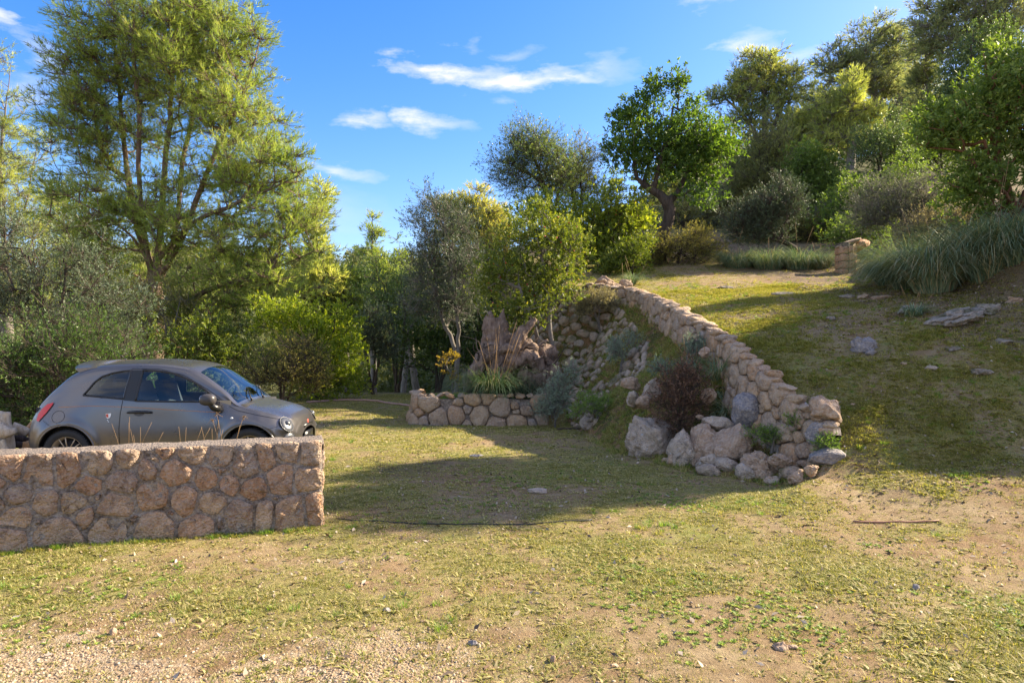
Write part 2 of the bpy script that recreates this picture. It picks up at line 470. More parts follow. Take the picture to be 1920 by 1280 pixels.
gm = mesh('ground', V, F, M_ground, True, dict(green=green_mask(V), gravel=gravel_mask(V), litter=litter_mask(V), bank=bankm * .95,
          scorch=np.clip(scorch, 0, .85), far=sstep(24, 32, V[:, 1])))
obj('ground', gm, kind='structure')

# ------------------------------------------------------------------ stones
def clip_poly(poly, n, d):
    "keep the side n.p <= d"
    out = []
    for k in range(len(poly)):
        a, b = poly[k], poly[(k + 1) % len(poly)]
        da, db = a @ n - d, b @ n - d
        if da <= 0: out.append(a)
        if (da < 0) != (db < 0) and abs(da - db) > 1e-12: out.append(a + (b - a) * da / (da - db))
    return out

def stone_cells(seeds, bounds, gap=.012, rng=None, n=16, rag=.10, grow=1.25, mmax=14):
    "seeds (s,h,rs,rh): irregular outlines that touch but do not cross (weighted cells cut from wobbly ovals)"
    S = np.array(seeds, float); res = []
    s0, s1, h0, h1 = bounds
    for k, (s, h, rs, rh) in enumerate(S):
        ph = rng.random() * 7
        th = np.arange(n) / n * 2 * np.pi
        sq = (np.abs(np.cos(th)) ** 2.6 + np.abs(np.sin(th)) ** 2.6) ** (-1 / 2.6)
        wob = 1 + rag * np.sin(2 * th + ph) + rag * .7 * np.sin(3 * th + ph * 2) + rag * .7 * (rng.random(n) - .5)
        P = np.stack([s + rs * grow * sq * wob * np.cos(th), h + rh * grow * sq * wob * np.sin(th)], 1)
        poly = list(P)
        for q in range(len(S)):
            if q == k: continue
            d = S[q, :2] - S[k, :2]; L = np.hypot(*d)
            if L > 3 * max(rs, rh, S[q, 2], S[q, 3]): continue
            e = d / L
            ra = 1 / math.hypot(e[0] / rs, e[1] / rh); rb = 1 / math.hypot(e[0] / S[q, 2], e[1] / S[q, 3])
            cut = L * ra / (ra + rb) - gap / 2
            poly = clip_poly(poly, e, S[k, :2] @ e + cut)
            if len(poly) < 3: break
        for nn, dd in (((1, 0), s1), ((-1, 0), -s0), ((0, 1), h1), ((0, -1), -h0)):
            if len(poly) >= 3: poly = clip_poly(poly, np.array(nn, float), dd)
        if len(poly) < 3: res.append(None); continue
        # resample the outline evenly
        P = np.array(poly); D = np.linalg.norm(np.roll(P, -1, 0) - P, axis=1); c = np.concatenate([[0], np.cumsum(D)])
        if c[-1] < .08: res.append(None); continue
        m = int(np.clip(c[-1] / .06, 9, mmax)); tt = (np.arange(m) + .5 * rng.random()) / m * c[-1]
        PP = np.vstack([P, P[:1]])
        R = np.stack([np.interp(tt, c, PP[:, 0]), np.interp(tt, c, PP[:, 1])], 1)
        R = R + (rng.random(R.shape) - .5) * .008
        res.append(R)
    return res

def wall_stone(poly, fmap, rng, depth=.06, proud=.03, mat=None, parent=None, name='stone', edge=.93, jag=.018, collect=None):
    "a stone with its outline on the wall face; fmap(s,h,d) gives the point d metres in front of the face"
    c = poly.mean(0); m = len(poly)
    size = np.sqrt(np.abs(np.sum(poly[:, 0] * np.roll(poly[:, 1], -1) - np.roll(poly[:, 0], -1) * poly[:, 1])) / 2)
    tilt = (rng.random(2) - .5) * .35
    rings = []
    for sc, d, jit in ((1.0, -depth, 0), (1.0, proud * .25, .004), (edge, proud * .9, .006), (.55, proud * 1.05, jag)):
        Q = c + (poly - c) * sc + (rng.random((m, 2)) - .5) * jit * 1.5
        dd = d + (rng.random(m) - .5) * jit * 2.2 + ((Q - c) @ tilt) * (0 if d < 0 else .5)
        rings.append(fmap(Q[:, 0], Q[:, 1], dd))
    ctr = fmap(c[:1], c[1:2], np.array([proud * 1.15 + (rng.random() - .5) * .012]))
    V = np.concatenate(rings + [ctr]); F4 = []; 
    j = np.arange(m); j2 = (j + 1) % m
    for r in range(3): F4.append(np.stack([r * m + j, r * m + j2, (r + 1) * m + j2, (r + 1) * m + j], 1))
    F3 = np.stack([3 * m + j, 3 * m + j2, np.full(m, 4 * m)], 1)
    if collect is not None: collect.add(V, [np.concatenate(F4), F3]); return
    o = V.mean(0)
    me = mesh(name, V - o, [np.concatenate(F4), F3], mat, False)
    return obj(name, me, parent, loc=tuple(o))

def ico(sub=2):
    t = (1 + 5 ** .5) / 2
    V = [(-1, t, 0), (1, t, 0), (-1, -t, 0), (1, -t, 0), (0, -1, t), (0, 1, t), (0, -1, -t), (0, 1, -t), (t, 0, -1), (t, 0, 1), (-t, 0, -1), (-t, 0, 1)]
    F = [(0, 11, 5), (0, 5, 1), (0, 1, 7), (0, 7, 10), (0, 10, 11), (1, 5, 9), (5, 11, 4), (11, 10, 2), (10, 7, 6), (7, 1, 8), (3, 9, 4), (3, 4, 2), (3, 2, 6), (3, 6, 8), (3, 8, 9), (4, 9, 5), (2, 4, 11), (6, 2, 10), (8, 6, 7), (9, 8, 1)]
    V = [np.array(v) / np.linalg.norm(v) for v in V]
    for _ in range(sub):
        mid = {}; NF = []
        def mp(a, b):
            k = (min(a, b), max(a, b))
            if k not in mid:
                v = V[a] + V[b]; V.append(v / np.linalg.norm(v)); mid[k] = len(V) - 1
            return mid[k]
        for a, b, c in F:
            x, y, z = mp(a, b), mp(b, c), mp(c, a)
            NF += [(a, x, z), (b, y, x), (c, z, y), (x, y, z)]
        F = NF
    return np.array(V), np.array(F)
ICO = {k: ico(k) for k in (1, 2, 3, 4)}

def rock_mesh(size, seed, sub=3, facets=9, rough=.12, mat=None, name='rock'):
    V, F = ICO[sub]; V = V.copy(); rng = np.random.default_rng(seed)
    for _ in range(facets):
        n = nrm(rng.normal(size=3)); d = .50 + .30 * rng.random()
        over = np.maximum(V @ n - d, 0); V = V - over[:, None] * n * .92
    V = V * (1 + rough * 1.7 * fbm(V * 1.5 + seed, 4, seed % 97)[:, None] + rough * (.75 if sub < 4 else .95) * fbm(V * 4.5 + seed, 4, seed % 89)[:, None] - (rough * .8 * np.clip(np.abs(fbm(V * 2.3 + seed, 2, 7))[:, None] * -9 + 1, 0, 1) if sub > 2 else 0))
    return mesh(name, V * np.asarray(size), F, mat, False)

M_stone_pink = rock_mat('masonry_stone', [(.54, .33, .21), (.62, .44, .30), (.56, .44, .33), (.48, .26, .14), (.36, .30, .26)], stain=(.17, .12, .09), stain_amt=.8, bump=1.4)
M_mortar = rock_mat('wall_mortar', [(.115, .07, .042)], stain=(.06, .04, .025), stain_amt=.6, bump=1.0)
M_cap = rock_mat('wall_top_stone', [(.25, .205, .175)], stain=(.13, .11, .095), stain_amt=.95, bump=.9, scale=1.3, light=(.30, .26, .22))
M_dry = rock_mat('dry_stone', [(.50, .33, .19), (.40, .30, .22), (.54, .38, .23), (.28, .245, .225), (.50, .29, .15)], stain=(.12, .115, .12), stain_amt=.5, bump=.8)
M_face = rock_mat('bank_stone', [(.48, .37, .27), (.38, .32, .27), (.50, .36, .24), (.42, .30, .21)], stain=(.10, .095, .095), stain_amt=.6, bump=.9, moss=.55)
M_lime = rock_mat('limestone', [(.52, .41, .31), (.50, .39, .30)], stain=(.13, .115, .11), stain_amt=.75, bump=1.0, lichen=(.40, .40, .40), moss=.1)
M_grey = rock_mat('grey_rock', [(.24, .23, .25), (.21, .20, .21)], stain=(.09, .09, .10), stain_amt=.5, bump=.7)
M_out = rock_mat('outcrop_rock', [(.34, .29, .24), (.30, .26, .22)], stain=(.09, .085, .08), stain_amt=.75, bump=1.0, moss=.6)
M_brown = rock_mat('brown_rock', [(.46, .31, .20), (.42, .29, .20)], stain=(.13, .10, .09), stain_amt=.5, bump=.8)

# ---- the mortared wall in front of the car
def front_wall():
    rng = np.random.default_rng(4)
    P0 = np.array([-1.735, 6.25]); d = np.array([-.945, -.326]); nb = np.array([-.326, .945]); Lw = 5.2; H = .79; TH = .37
    root = thing('stone_wall', 'low thick wall of pink rubble stones set in brown mortar in front of the grey car', 'wall', (P0[0], P0[1], 0))
    def fmap(s, h, dd):
        s = np.asarray(s, float); h = np.asarray(h, float); dd = np.asarray(dd, float)
        xy = s[:, None] * d - (dd[:, None]) * nb
        return np.column_stack([xy, h])
    def to_wall(zx, zy):  # spot on the wall face
        px, py = zx / 3, 640 + zy / 3
        r = np.array([(px - 960) / 1280, 1.0]); A = np.array([[r[0], -d[0]], [r[1], -d[1]]])
        tY, s = np.linalg.solve(A, P0); z = CAM_Z - (py - 640) / 1280 * tY
        return s, z, tY
    L = [(60, 715, 72, 70), (215, 735, 85, 85), (385, 725, 75, 90), (555, 685, 80, 62), (715, 668, 62, 48), (825, 715, 62, 55), (915, 630, 70, 32), (1075, 640, 85, 45),
         (1240, 655, 68, 60), (1385, 690, 72, 85), (1500, 655, 58, 70), (1620, 620, 80, 52), (1745, 625, 72, 68),
         (100, 855, 84, 60), (262, 905, 68, 78), (490, 810, 82, 62), (688, 780, 95, 70), (995, 735, 88, 62), (1158, 770, 66, 72), (1290, 800, 52, 74), (1430, 822, 68, 82), (1580, 772, 72, 102), (1735, 770, 82, 74),
         (100, 992, 82, 62), (412, 905, 74, 74), (475, 982, 58, 58), (650, 920, 115, 70), (855, 865, 95, 76), (1038, 890, 76, 86), (1190, 900, 80, 64), (-10, 915, 34, 60), (-20, 790, 60, 50),
         (60, 1118, 100, 74), (312, 1078, 145, 84), (615, 1056, 108, 76), (865, 1036, 116, 78), (1115, 1030, 110, 56), (1345, 975, 80, 92), (1492, 965, 58, 88), (1620, 965, 92, 98), (1768, 940, 50, 98),
         (1235, 1015, 22, 32), (750, 1000, 22, 20), (1560, 880, 20, 16), (960, 960, 18, 14), (560, 870, 18, 16), (210, 1010, 20, 18), (1245, 725, 24, 20), (880, 660, 24, 22)]
    seeds = []
    for zx, zy, rx, ry in L:
        s, z, Y = to_wall(zx, zy); k = Y / 3 / 1280
        top = zy < 760; seeds.append((s, z, rx * k * (1.06 if top else 1.02), ry * k * (1.3 if top else 1.02)))
    smax = max(q[0] for q in seeds)
    s = smax + .22
    while s < Lw - .1:
        for h in (.12, .36, .60):
            seeds.append((s + rng.uniform(-.06, .06), h + rng.uniform(-.04, .04), rng.uniform(.10, .15), rng.uniform(.10, .14)))
        s += .3
    seeds = [q for q in seeds if q[1] < H - .01]
    cells = stone_cells(seeds, (.008, Lw, -.03, H + .002), gap=.027, rng=rng, n=22, rag=.13, grow=1.34, mmax=20)
    for c in cells:
        if c is not None: wall_stone(c, fmap, rng, depth=.05, proud=rng.uniform(.004, .014), mat=M_stone_pink, parent=root, edge=.965, jag=.017)
    # stones of the right-hand end
    def emap(s_, h_, dd):
        s_ = np.asarray(s_, float); xy = s_[:, None] * nb - np.asarray(dd)[:, None] * d
        return np.column_stack([xy, h_])
    es = [(.1, .12, .10, .12), (.27, .14, .09, .13), (.1, .38, .10, .12), (.28, .4, .09, .12), (.1, .63, .1, .12), (.28, .65, .09, .11)]
    for c in stone_cells(es, (.03, TH - .02, -.03, H - .03), gap=.02, rng=rng):
        if c is not None: wall_stone(c, emap, rng, depth=.03, proud=.012, mat=M_stone_pink, parent=root)
    # mortar body
    n_s, n_h = 150, 24
    S, Hh = np.meshgrid(np.linspace(0, Lw, n_s), np.linspace(-.15, H - .012, n_h), indexing='ij')
    dd = -.006 + .008 * fbm(np.stack([S * 9, Hh * 9, S * 0], -1), 3, 8)
    A = fmap(S.ravel(), Hh.ravel(), dd.ravel())
    B = fmap(S.ravel(), Hh.ravel(), np.full(S.size, -TH))
    i, j = np.meshgrid(np.arange(n_s - 1), np.arange(n_h - 1), indexing='ij'); i = i.ravel(); j = j.ravel()
    F = np.stack([i * n_h + j, i * n_h + j + 1, (i + 1) * n_h + j + 1, (i + 1) * n_h + j], 1)
    N_ = S.size
    e0 = np.arange(n_h - 1); E = np.stack([e0, e0 + N_, e0 + 1 + N_, e0 + 1], 1)
    q = (n_s - 1) * n_h; E2 = np.stack([q + e0, q + e0 + 1, q + e0 + 1 + N_, q + e0 + N_], 1)
    obj('mortar', mesh('mortar', np.concatenate([A, B]), [F, F[:, ::-1] + N_, E, E2], M_mortar, True), root)
    # rough flat top
    n_s, n_w = 260, 22
    S, W = np.meshgrid(np.linspace(-.012, Lw, n_s), np.linspace(0, 1, n_w), indexing='ij')
    edge = np.minimum(W, 1 - W) * TH
    pp = np.stack([S * 3.2, W * 1.3, S * 0], -1)
    Z = H + .006 + .012 * fbm(pp, 4, 9) + .007 * fbm(pp * 6, 3, 19)
    Z = Z - .014 * np.exp(-edge / .012)
    Z = np.where((W == 0) | (W == 1), H - .03 + .008 * fbm(np.stack([S * 5, W * 3, S * 0], -1), 3, 39), Z)
    lip = -.004 + .006 * fbm(np.stack([S * 6, W * 0, S * 0 + 3], -1), 3, 29)
    off = -lip + W * (TH + 2 * lip)
    xy = S[..., None] * d + off[..., None] * nb
    xy[0] += 0
    V = np.concatenate([xy, Z[..., None]], -1).reshape(-1, 3)
    i, j = np.meshgrid(np.arange(n_s - 1), np.arange(n_w - 1), indexing='ij'); i = i.ravel(); j = j.ravel()
    F = np.stack([i * n_w + j, (i + 1) * n_w + j, (i + 1) * n_w + j + 1, i * n_w + j + 1], 1)
    # skirt at the right end
    Vs = V[:n_w].copy(); Vs[:, 2] = H - .08
    k = np.arange(n_w - 1); base = len(V)
    E = np.stack([k, k + 1, base + k + 1, base + k], 1)
    obj('wall_top', mesh('wall_top', np.concatenate([V, Vs]), [F, E], M_cap, True), root)
front_wall()

# ---- polyline-based dry stone walls
def poly_frame(P):
    P = np.asarray(P, float); D = np.linalg.norm(np.diff(P[:, :2], axis=0), axis=1); c = np.concatenate([[0], np.cumsum(D)])
    return P, c

def dry_wall(root, plan, topz, height, seeds_fn, side, batter=.08, mat=None, proud=.05, gap=.008, depth=.1, rag=.08, name='stone', ragtop=0.0, seed=1):
    "plan: xy polyline; topz(s), height(s): functions; side=+1 faces right of travel"
    rng = np.random.default_rng(seed)
    P, c = poly_frame(plan); o = np.array(root.location)
    def fmap(s, h, dd):
        s = np.clip(np.asarray(s, float), 0, c[-1]); h = np.asarray(h, float); dd = np.asarray(dd, float)
        x = np.interp(s, c, P[:, 0]); y = np.interp(s, c, P[:, 1])
        tx = np.interp(s + .15, c, P[:, 0]) - np.interp(s - .15, c, P[:, 0]); ty = np.interp(s + .15, c, P[:, 1]) - np.interp(s - .15, c, P[:, 1])
        L = np.hypot(tx, ty) + 1e-9; nx, ny = side * ty / L, -side * tx / L
        H = height(s); off = dd + batter * (1 - h) * H
        return np.column_stack([x + nx * off - o[0], y + ny * off - o[1], topz(s) - (1 - h) * H - o[2]])
    return fmap, c[-1], rng

def rubble_seeds(L, Hm, rng, w, hh):
    "irregular stones: big ones thrown first, smaller ones fill the gaps"
    out = []; A = np.zeros((0, 4))
    for k in range(5200):
        f = 1 - (k / 5200) ** .6; asp = rng.uniform(.85, 1.5) if rng.random() < .75 else rng.uniform(.55, .8)
        r = (w[0] * .30 + (w[1] * .5 - w[0] * .30) * f * rng.uniform(.75, 1.1)); ry = min(r / asp, hh[1] * .62); rx = r * 1.0
        s, h = rng.uniform(0, L), rng.uniform(.02, Hm)
        if len(A) and np.any(((A[:, 0] - s) / (A[:, 2] + rx * .92)) ** 2 + ((A[:, 1] - h) / (A[:, 3] + ry * .92)) ** 2 < 1): continue
        A = np.vstack([A, [s, h, rx, ry]])
    return [tuple(q) for q in A]
def rows_seeds(L, Hm, rng, w=(.12, .24), hh=(.10, .18)):
    seeds = []; h = 0
    while h < Hm:
        rh = rng.uniform(*hh) / 1.0
        s = rng.uniform(-.1, .1)
        while s < L:
            ws = rng.uniform(*w)
            seeds.append((s + ws / 2, h + rh / 2 + rng.uniform(-.03, .03), ws / 2, rh / 2)); s += ws
        h += rh
    return seeds

def wall_from(root, plan, topz, height, side, seed, w, hh, mat, batter=.08, proud=.05, back=True):
    fm, L, rng = dry_wall(root, plan, topz, height, None, side, batter, seed=seed)
    Hm = max(height(np.linspace(0, L, 20)))
    seeds = rubble_seeds(L, Hm, rng, w, hh)
    def fmap(s, h, dd):  # h in metres from the wall foot
        H = height(np.clip(s, 0, L)); return fm(s, np.clip(h / H, -.3, 1.06), dd)
    keep = [q for q in seeds if q[1] < height(np.array([np.clip(q[0], 0, L)]))[0] + .01]
    n = 0
    for cpoly in stone_cells(keep, (0, L, -.1, Hm + .02), gap=.010, rng=rng, n=16, rag=.13, grow=1.3):
        if cpoly is None: continue
        hl = height(np.clip(cpoly[:, 0], 0, L)) * 1.04 + .01
        cpoly[:, 1] = np.minimum(cpoly[:, 1], hl)
        wall_stone(cpoly, fmap, rng, depth=.12, proud=rng.uniform(.6, 1.5) * proud, mat=mat, parent=root); n += 1
    # dark packed earth behind the stones
    ns = max(8, int(L / .15)); S, Hh = np.meshgrid(np.linspace(0, L, ns), np.linspace(-.1, .93, 6), indexing='ij')
    A = fm(S.ravel(), Hh.ravel(), np.full(S.size, -.035))
    i, j = np.meshgrid(np.arange(ns - 1), np.arange(5), indexing='ij'); i = i.ravel(); j = j.ravel()
    F = np.stack([i * 6 + j, i * 6 + j + 1, (i + 1) * 6 + j + 1, (i + 1) * 6 + j], 1)
    tm = MB(); tm.add(A, F); tm.add(fm(S.ravel(), Hh.ravel(), np.full(S.size, -.22)), F[:, ::-1])
    # close the top of the packing
    k = np.arange(ns - 1); At = A.reshape(ns, 6, 3)[:, 5]; Bt = fm(S[:, 5], Hh[:, 5], np.full(ns, -.22))
    tm.add(np.concatenate([At, Bt]), np.stack([k, k + 1, k + 1 + ns, k + ns], 1))
    obj('earth_core', tm.mesh('earth_core', M_earth), root)
    return n
M_earth = rock_mat('packed_earth', [(.13, .085, .05)], stain=(.04, .035, .03), stain_amt=.6, bump=.8)

# retaining wall, tall nearest stretch
def retaining():
    Ys = np.array([8.12, 8.3, 8.6, 9.3, 9.8, 10.22]); plan = np.column_stack([top_x(Ys) - .10, Ys])
    root = thing('retaining_wall', 'tall near end of the dry stone retaining wall, big orange stones rising to the broken corner', 'wall', (plan[0, 0], plan[0, 1], 0))
    P, c = poly_frame(plan)
    yy = lambda s: np.interp(s, c, Ys)
    topz = lambda s: np.interp(yy(s), HY, HZ) + np.interp(yy(s), [8.1, 8.5, 10.2], [.20, .13, .10])
    height = lambda s: np.interp(yy(s), [8.1, 8.4, 9.0, 10.3], [.50, .68, .82, .80])
    wall_from(root, plan, topz, height, -1, 11, (.13, .29), (.13, .26), M_dry, .25, .06)
    # coping stones lying along its top
    rng = np.random.default_rng(5); s = .1
    while s < c[-1]:
        x, y = np.interp(s, c, P[:, 0]), yy(s); r = rng.uniform(.08, .14)
        z = float(topz(np.array([s]))[0]); o = root.location
        me = rock_mesh((r * 1.1, r * 1.2, r * .55), int(rng.integers(1e6)), 2, 7, .15, M_dry, 'coping_stone')
        obj('coping_stone', me, root, (x + .06 - o[0], y - o[1], z + .01), (rng.uniform(-.3, .3), rng.uniform(-.2, .2), rng.uniform(0, 6)))
        s += r * 1.7
    # far stretch with low coping
    Ys2 = np.array([10.25, 10.9, 12.3, 14.5, 15.6, 16.7, 17.1, 17.35]); X2 = top_x(Ys2) - .06; X2[0] = 3.38
    plan2 = np.column_stack([X2, Ys2])
    root2 = thing('retaining_wall', 'long low stretch of the dry stone wall running back up the slope edge to the trees', 'wall', (plan2[0, 0], plan2[0, 1], 0))
    P2, c2 = poly_frame(plan2); yy2 = lambda s: np.interp(s, c2, Ys2)
    topz2 = lambda s: np.interp(yy2(s), HY, HZ) + .13
    height2 = lambda s: np.interp(yy2(s), [10.2, 11, 14, 17], [.55, .48, .44, .42])
    wall_from(root2, plan2, topz2, height2, -1, 12, (.15, .30), (.13, .26), M_dry, .2, .05)
    s = .05
    while s < c2[-1]:
        x, y = np.interp(s, c2, P2[:, 0]), yy2(s); r = rng.uniform(.11, .18)
        z = float(topz2(np.array([s]))[0]); o = root2.location
        me = rock_mesh((r * 1.2, r, r * .45), int(rng.integers(1e6)), 2, 7, .15, M_dry, 'coping_stone')
        obj('coping_stone', me, root2, (x + .10 - o[0], y - o[1], z + .0), (rng.uniform(-.15, .15), rng.uniform(-.15, .15), rng.uniform(0, 6)))
        s += r * 1.6
    # the old stone-faced bank behind, seen between shrubs
    root3 = thing('stone_bank', 'steep mossy bank faced with many small grey stones below the end of the terrace', 'bank', (1.0, 15, 0))
    Yb = np.array([12.6, 13.4, 14.2, 15.0, 15.8, 16.6, 17.6, 19, 21])
    footp = np.column_stack([foot_x(Yb) + .15, Yb, terrain(foot_x(Yb) - .1, Yb, False) * .3])
    ut = np.interp(Yb, [12.6, 14, 16.6], [.55, .8, .84]); xx = foot_x(Yb) + (top_x(Yb) - foot_x(Yb)) * ut
    topp = np.column_stack([xx, Yb, terrain(xx, Yb, False) + .04])
    cc = np.concatenate([[0], np.cumsum(np.linalg.norm(np.diff(footp[:, :2], axis=0), axis=1))])
    o = np.array(root3.location)
    def fm3(s, h, dd):
        s = np.clip(np.asarray(s, float), 0, cc[-1]); f = np.clip(np.asarray(h, float) / 2.7, 0, 1.05)
        y = np.interp(s, cc, Yb)
        xf = foot_x(y) + .02; u_t = np.interp(y, [12.6, 14, 16.6], [.55, .8, .84]); x = xf + (top_x(y) - xf) * u_t * f
        z = terrain(x, y, True)
        nz = .45; n = np.array([-.80, -.40, nz])
        return np.column_stack([x, y, z]) + np.asarray(dd)[:, None] * n - o
    seeds = rubble_seeds(cc[-1], 2.7, rng, (.16, .30), (.16, .30))
    keep = []
    for q in seeds:
        y = float(np.interp(q[0], cc, Yb)); v = vnoise(np.array([[q[0] * 1.1, q[1] * 1.3, 4.0]]), 7)[0]
        if v < .42 - .5 * (y < 13.6): keep.append((q[0], q[1], q[2] * rng.uniform(.75, 1), q[3] * rng.uniform(.8, 1.05)))
    cells = stone_cells(keep, (0, cc[-1], 0, 2.75), gap=.02, rng=rng, n=12, rag=.12, grow=1.05)
    cells = sorted([q for q in cells if q is not None], key=lambda q: -(np.ptp(q[:, 0]) * np.ptp(q[:, 1])) / np.interp(q[:, 0].mean(), cc, Yb) ** 2); rest = MB()
    for k, cp in enumerate(cells):
        wall_stone(cp, fm3, rng, depth=.08, proud=rng.uniform(.03, .10), mat=M_face, parent=root3, collect=rest if k >= 290 else None)
    if rest.n: obj('small_stones', rest.mesh('small_stones', M_face), root3, kind='stuff')
retaining()

# planter wall
def planter():
    plan = np.array([(-2.05, 15.3), (-2.12, 14.7), (-2.02, 14.2), (-1.85, 14.02), (-1.2, 13.98), (-.3, 13.98), (.75, 14.02)])
    root = thing('planter_wall', 'knee-high curved dry stone planter wall below the tree stump', 'wall', (-.6, 14.0, 0))
    topz = lambda s: .57 + .03 * np.sin(s * 3.1); height = lambda s: .57 + .03 * np.sin(s * 3.1)
    wall_from(root, plan, topz, height, 1, 21, (.20, .42), (.14, .30), M_dry, .1, .06)
    P, c = poly_frame(plan); rng = np.random.default_rng(8); s = .05
    while s < c[-1]:
        x, y = np.interp(s, c, P[:, 0]), np.interp(s, c, P[:, 1]); r = rng.uniform(.08, .15); o = root.location
        me = rock_mesh((r * 1.3, r * .9, r * .5), int(rng.integers(1e6)), 2, 7, .15, M_dry, 'coping_stone')
        obj('coping_stone', me, root, (x - o[0], y + .10 - o[1], .585), (rng.uniform(-.3, .3), rng.uniform(-.3, .3), rng.uniform(0, 6)))
        s += r * 1.9
planter()

# ---- boulders and loose rocks
def rock(px, py, Y, size, seed, mat, label, name='boulder', cat='boulder', rot=(0, 0, 0), sink=.25, sub=3, facets=9, rough=.13, group=None):
    "(px,py) is the centre of the rock; without Y it lies where that ray meets the ground"
    if Y is None:
        YY = np.linspace(3, 24, 2200); gap = terrain(YY * (px - 960) / 1280, YY, False) - (CAM_Z - (py - 640) / 1280 * YY)
        Y = float(YY[np.argmax(gap > 0)]); p = at(px, py, Y); p[2] = tz(p[0], Y) + size[2] * (.12 if size[2] > .05 else .3)
    else: p = at(px, py, Y)
    me = rock_mesh(size, seed, sub, facets, rough, mat, name)
    return obj(name, me, None, tuple(p), rot, label, cat, group)
rock(1222, 824, 10.15, (.40, .40, .42), 3, M_lime, 'largest pale pitted boulder at the foot of the bank below the brown bush', rot=(.1, -.25, .3), sub=4, facets=6)
rock(1188, 745, 11.2, (.11, .1, .13), 31, M_lime, 'small pale stone stuck in the bank above the largest boulder', 'rock', 'rock', sub=2)
rock(1282, 846, 9.45, (.20, .26, .34), 14, M_lime, 'narrow leaning boulder just right of the largest boulder', rot=(.1, .35, .2), facets=5, sub=4)
rock(1314, 842, 9.35, (.23, .28, .34), 5, M_brown, 'upright brown and grey boulder third from the left at the bank foot', rot=(0, .3, .7), facets=6, sub=4)
rock(1362, 842, 9.2, (.34, .36, .38), 6, M_brown, 'broad earthy boulder under the corner of the retaining wall', rot=(.2, .35, .1), facets=6, sub=4)
rock(1345, 796, 9.5, (.22, .2, .12), 7, M_lime, 'flat spotted grey stone lying on top of the bank boulders', 'rock', 'rock', rot=(.1, .1, .3))
rock(1392, 775, 9.5, (.22, .24, .30), 8, M_grey, 'dark grey boulder wedged under the retaining wall stones', rot=(.3, .2, .3))
rock(1547, 772, 8.35, (.22, .22, .20), 9, M_brown, 'big sunlit orange block capping the broken end of the retaining wall', rot=(.2, .2, .4), facets=8, rough=.18)
rock(1550, 858, 7.95, (.22, .17, .11), 10, M_grey, 'blue grey slab lying at the broken end of the retaining wall', rot=(.1, -.2, .2), facets=10, rough=.07)
rock(1537, 815, 8.2, (.17, .14, .15), 15, M_grey, 'dark stone under the orange block at the wall end', 'rock', 'rock')
rock(1430, 872, 8.55, (.26, .26, .16), 61, M_brown, 'rough reddish earth-stained rock at the foot of the bank right of the boulders', 'rock', 'rock', rot=(.3, .3, .2), rough=.25, sub=4)
rock(1470, 868, 8.35, (.24, .2, .13), 62, M_brown, 'low reddish rock half sunk in the bank near the wall end', 'rock', 'rock', rot=(.2, .3, .9), rough=.25, sub=4)
rock(1493, 893, 7.75, (.10, .09, .10), 11, M_brown, 'rough brown stone at the low tip of the bank', 'rock', 'rock', rough=.25)
rock(1520, 882, 7.7, (.10, .07, .07), 12, M_brown, 'small tan stone beside the blue grey slab', 'rock', 'rock', rough=.2)
rock(1135, 533, 17.6, (.36, .3, .26), 13, M_brown, 'large round brown boulder on top of the terrace corner', sub=4)
rock(1172, 533, 17.9, (.24, .2, .18), 16, M_brown, 'smaller boulder right of the round brown boulder on the terrace corner')
rock(1140, 555, 17.3, (.35, .25, .2), 17, M_brown, 'flat brown rock under the round boulder at the terrace corner')
rock(1150, 575, 16.8, (.30, .25, .2), 18, M_face, 'grey stone built into the terrace corner below the boulders')
rock(1622, 652, None, (.19, .15, .17), 19, M_grey, 'jagged dark grey rock alone in the grass of the slope', rough=.3, facets=5)
rock(1632, 662, None, (.09, .08, .05), 20, M_grey, 'little grey rock touching the jagged dark rock', 'rock', 'rock')
rock(1472, 551, None, (.30, .2, .07), 22, M_out, 'flat grey rock slab showing in the upper slope grass', 'rock', 'rock')
rock(1360, 540, None, (.22, .14, .05), 23, M_out, 'thin rock plate near the top of the slope', 'rock', 'rock')
rock(1590, 560, None, (.16, .14, .09), 24, M_out, 'small grey rock beside the worn path up the slope', 'rock', 'rock')
rock(1795, 597, None, (.40, .30, .12), 25, M_out, 'wide pitted limestone outcrop below the grass clumps', 'outcrop', 'rock', rough=.28, sub=4, rot=(0, -.25, .3))
rock(1850, 583, None, (.24, .2, .10), 26, M_out, 'limestone hump right of the wide outcrop below the grass clumps', 'outcrop', 'rock', rough=.28, rot=(0, -.25, 1))
rock(1655, 560, None, (.22, .12, .07), 27, M_brown, 'brown rock ledge at the foot of the left grass clump', 'outcrop', 'rock', rough=.25)
rock(1785, 655, None, (.13, .09, .05), 28, M_out, 'low grey stone in the grass under the limestone outcrop', 'rock', 'rock', rough=.25)
rock(1695, 684, None, (.05, .05, .03), 29, M_brown, 'small orange stone on the slope below the jagged dark rock', 'rock', 'rock', sub=2)
rock(1097, 793, 12.9, (.13, .12, .17), 32, M_lime, 'pale stone standing alone at the left foot of the bank', 'rock', 'rock', rot=(0, .3, .2))
rock(1120, 790, 12.6, (.14, .07, .08), 33, M_lime, 'leaning pale stone right of the lone stone at the bank foot', 'rock', 'rock', rot=(0, -.5, .2))
rock(1010, 920, None, (.13, .09, .03), 34, M_lime, 'flat whitish rock set in the middle of the shaded yard', 'rock', 'rock')
rock(890, 856, None, (.13, .08, .03), 35, M_grey, 'flat dark stone in the yard in front of the planter', 'rock', 'rock')
rock(1462, 1220, None, (.045, .04, .03), 36, M_brown, 'reddish fist-sized stone in the foreground grass', 'rock', 'rock', rough=.2)
rock(1483, 1217, None, (.04, .022, .016), 37, M_brown, 'small tan stone right of the reddish foreground stone', 'rock', 'rock')
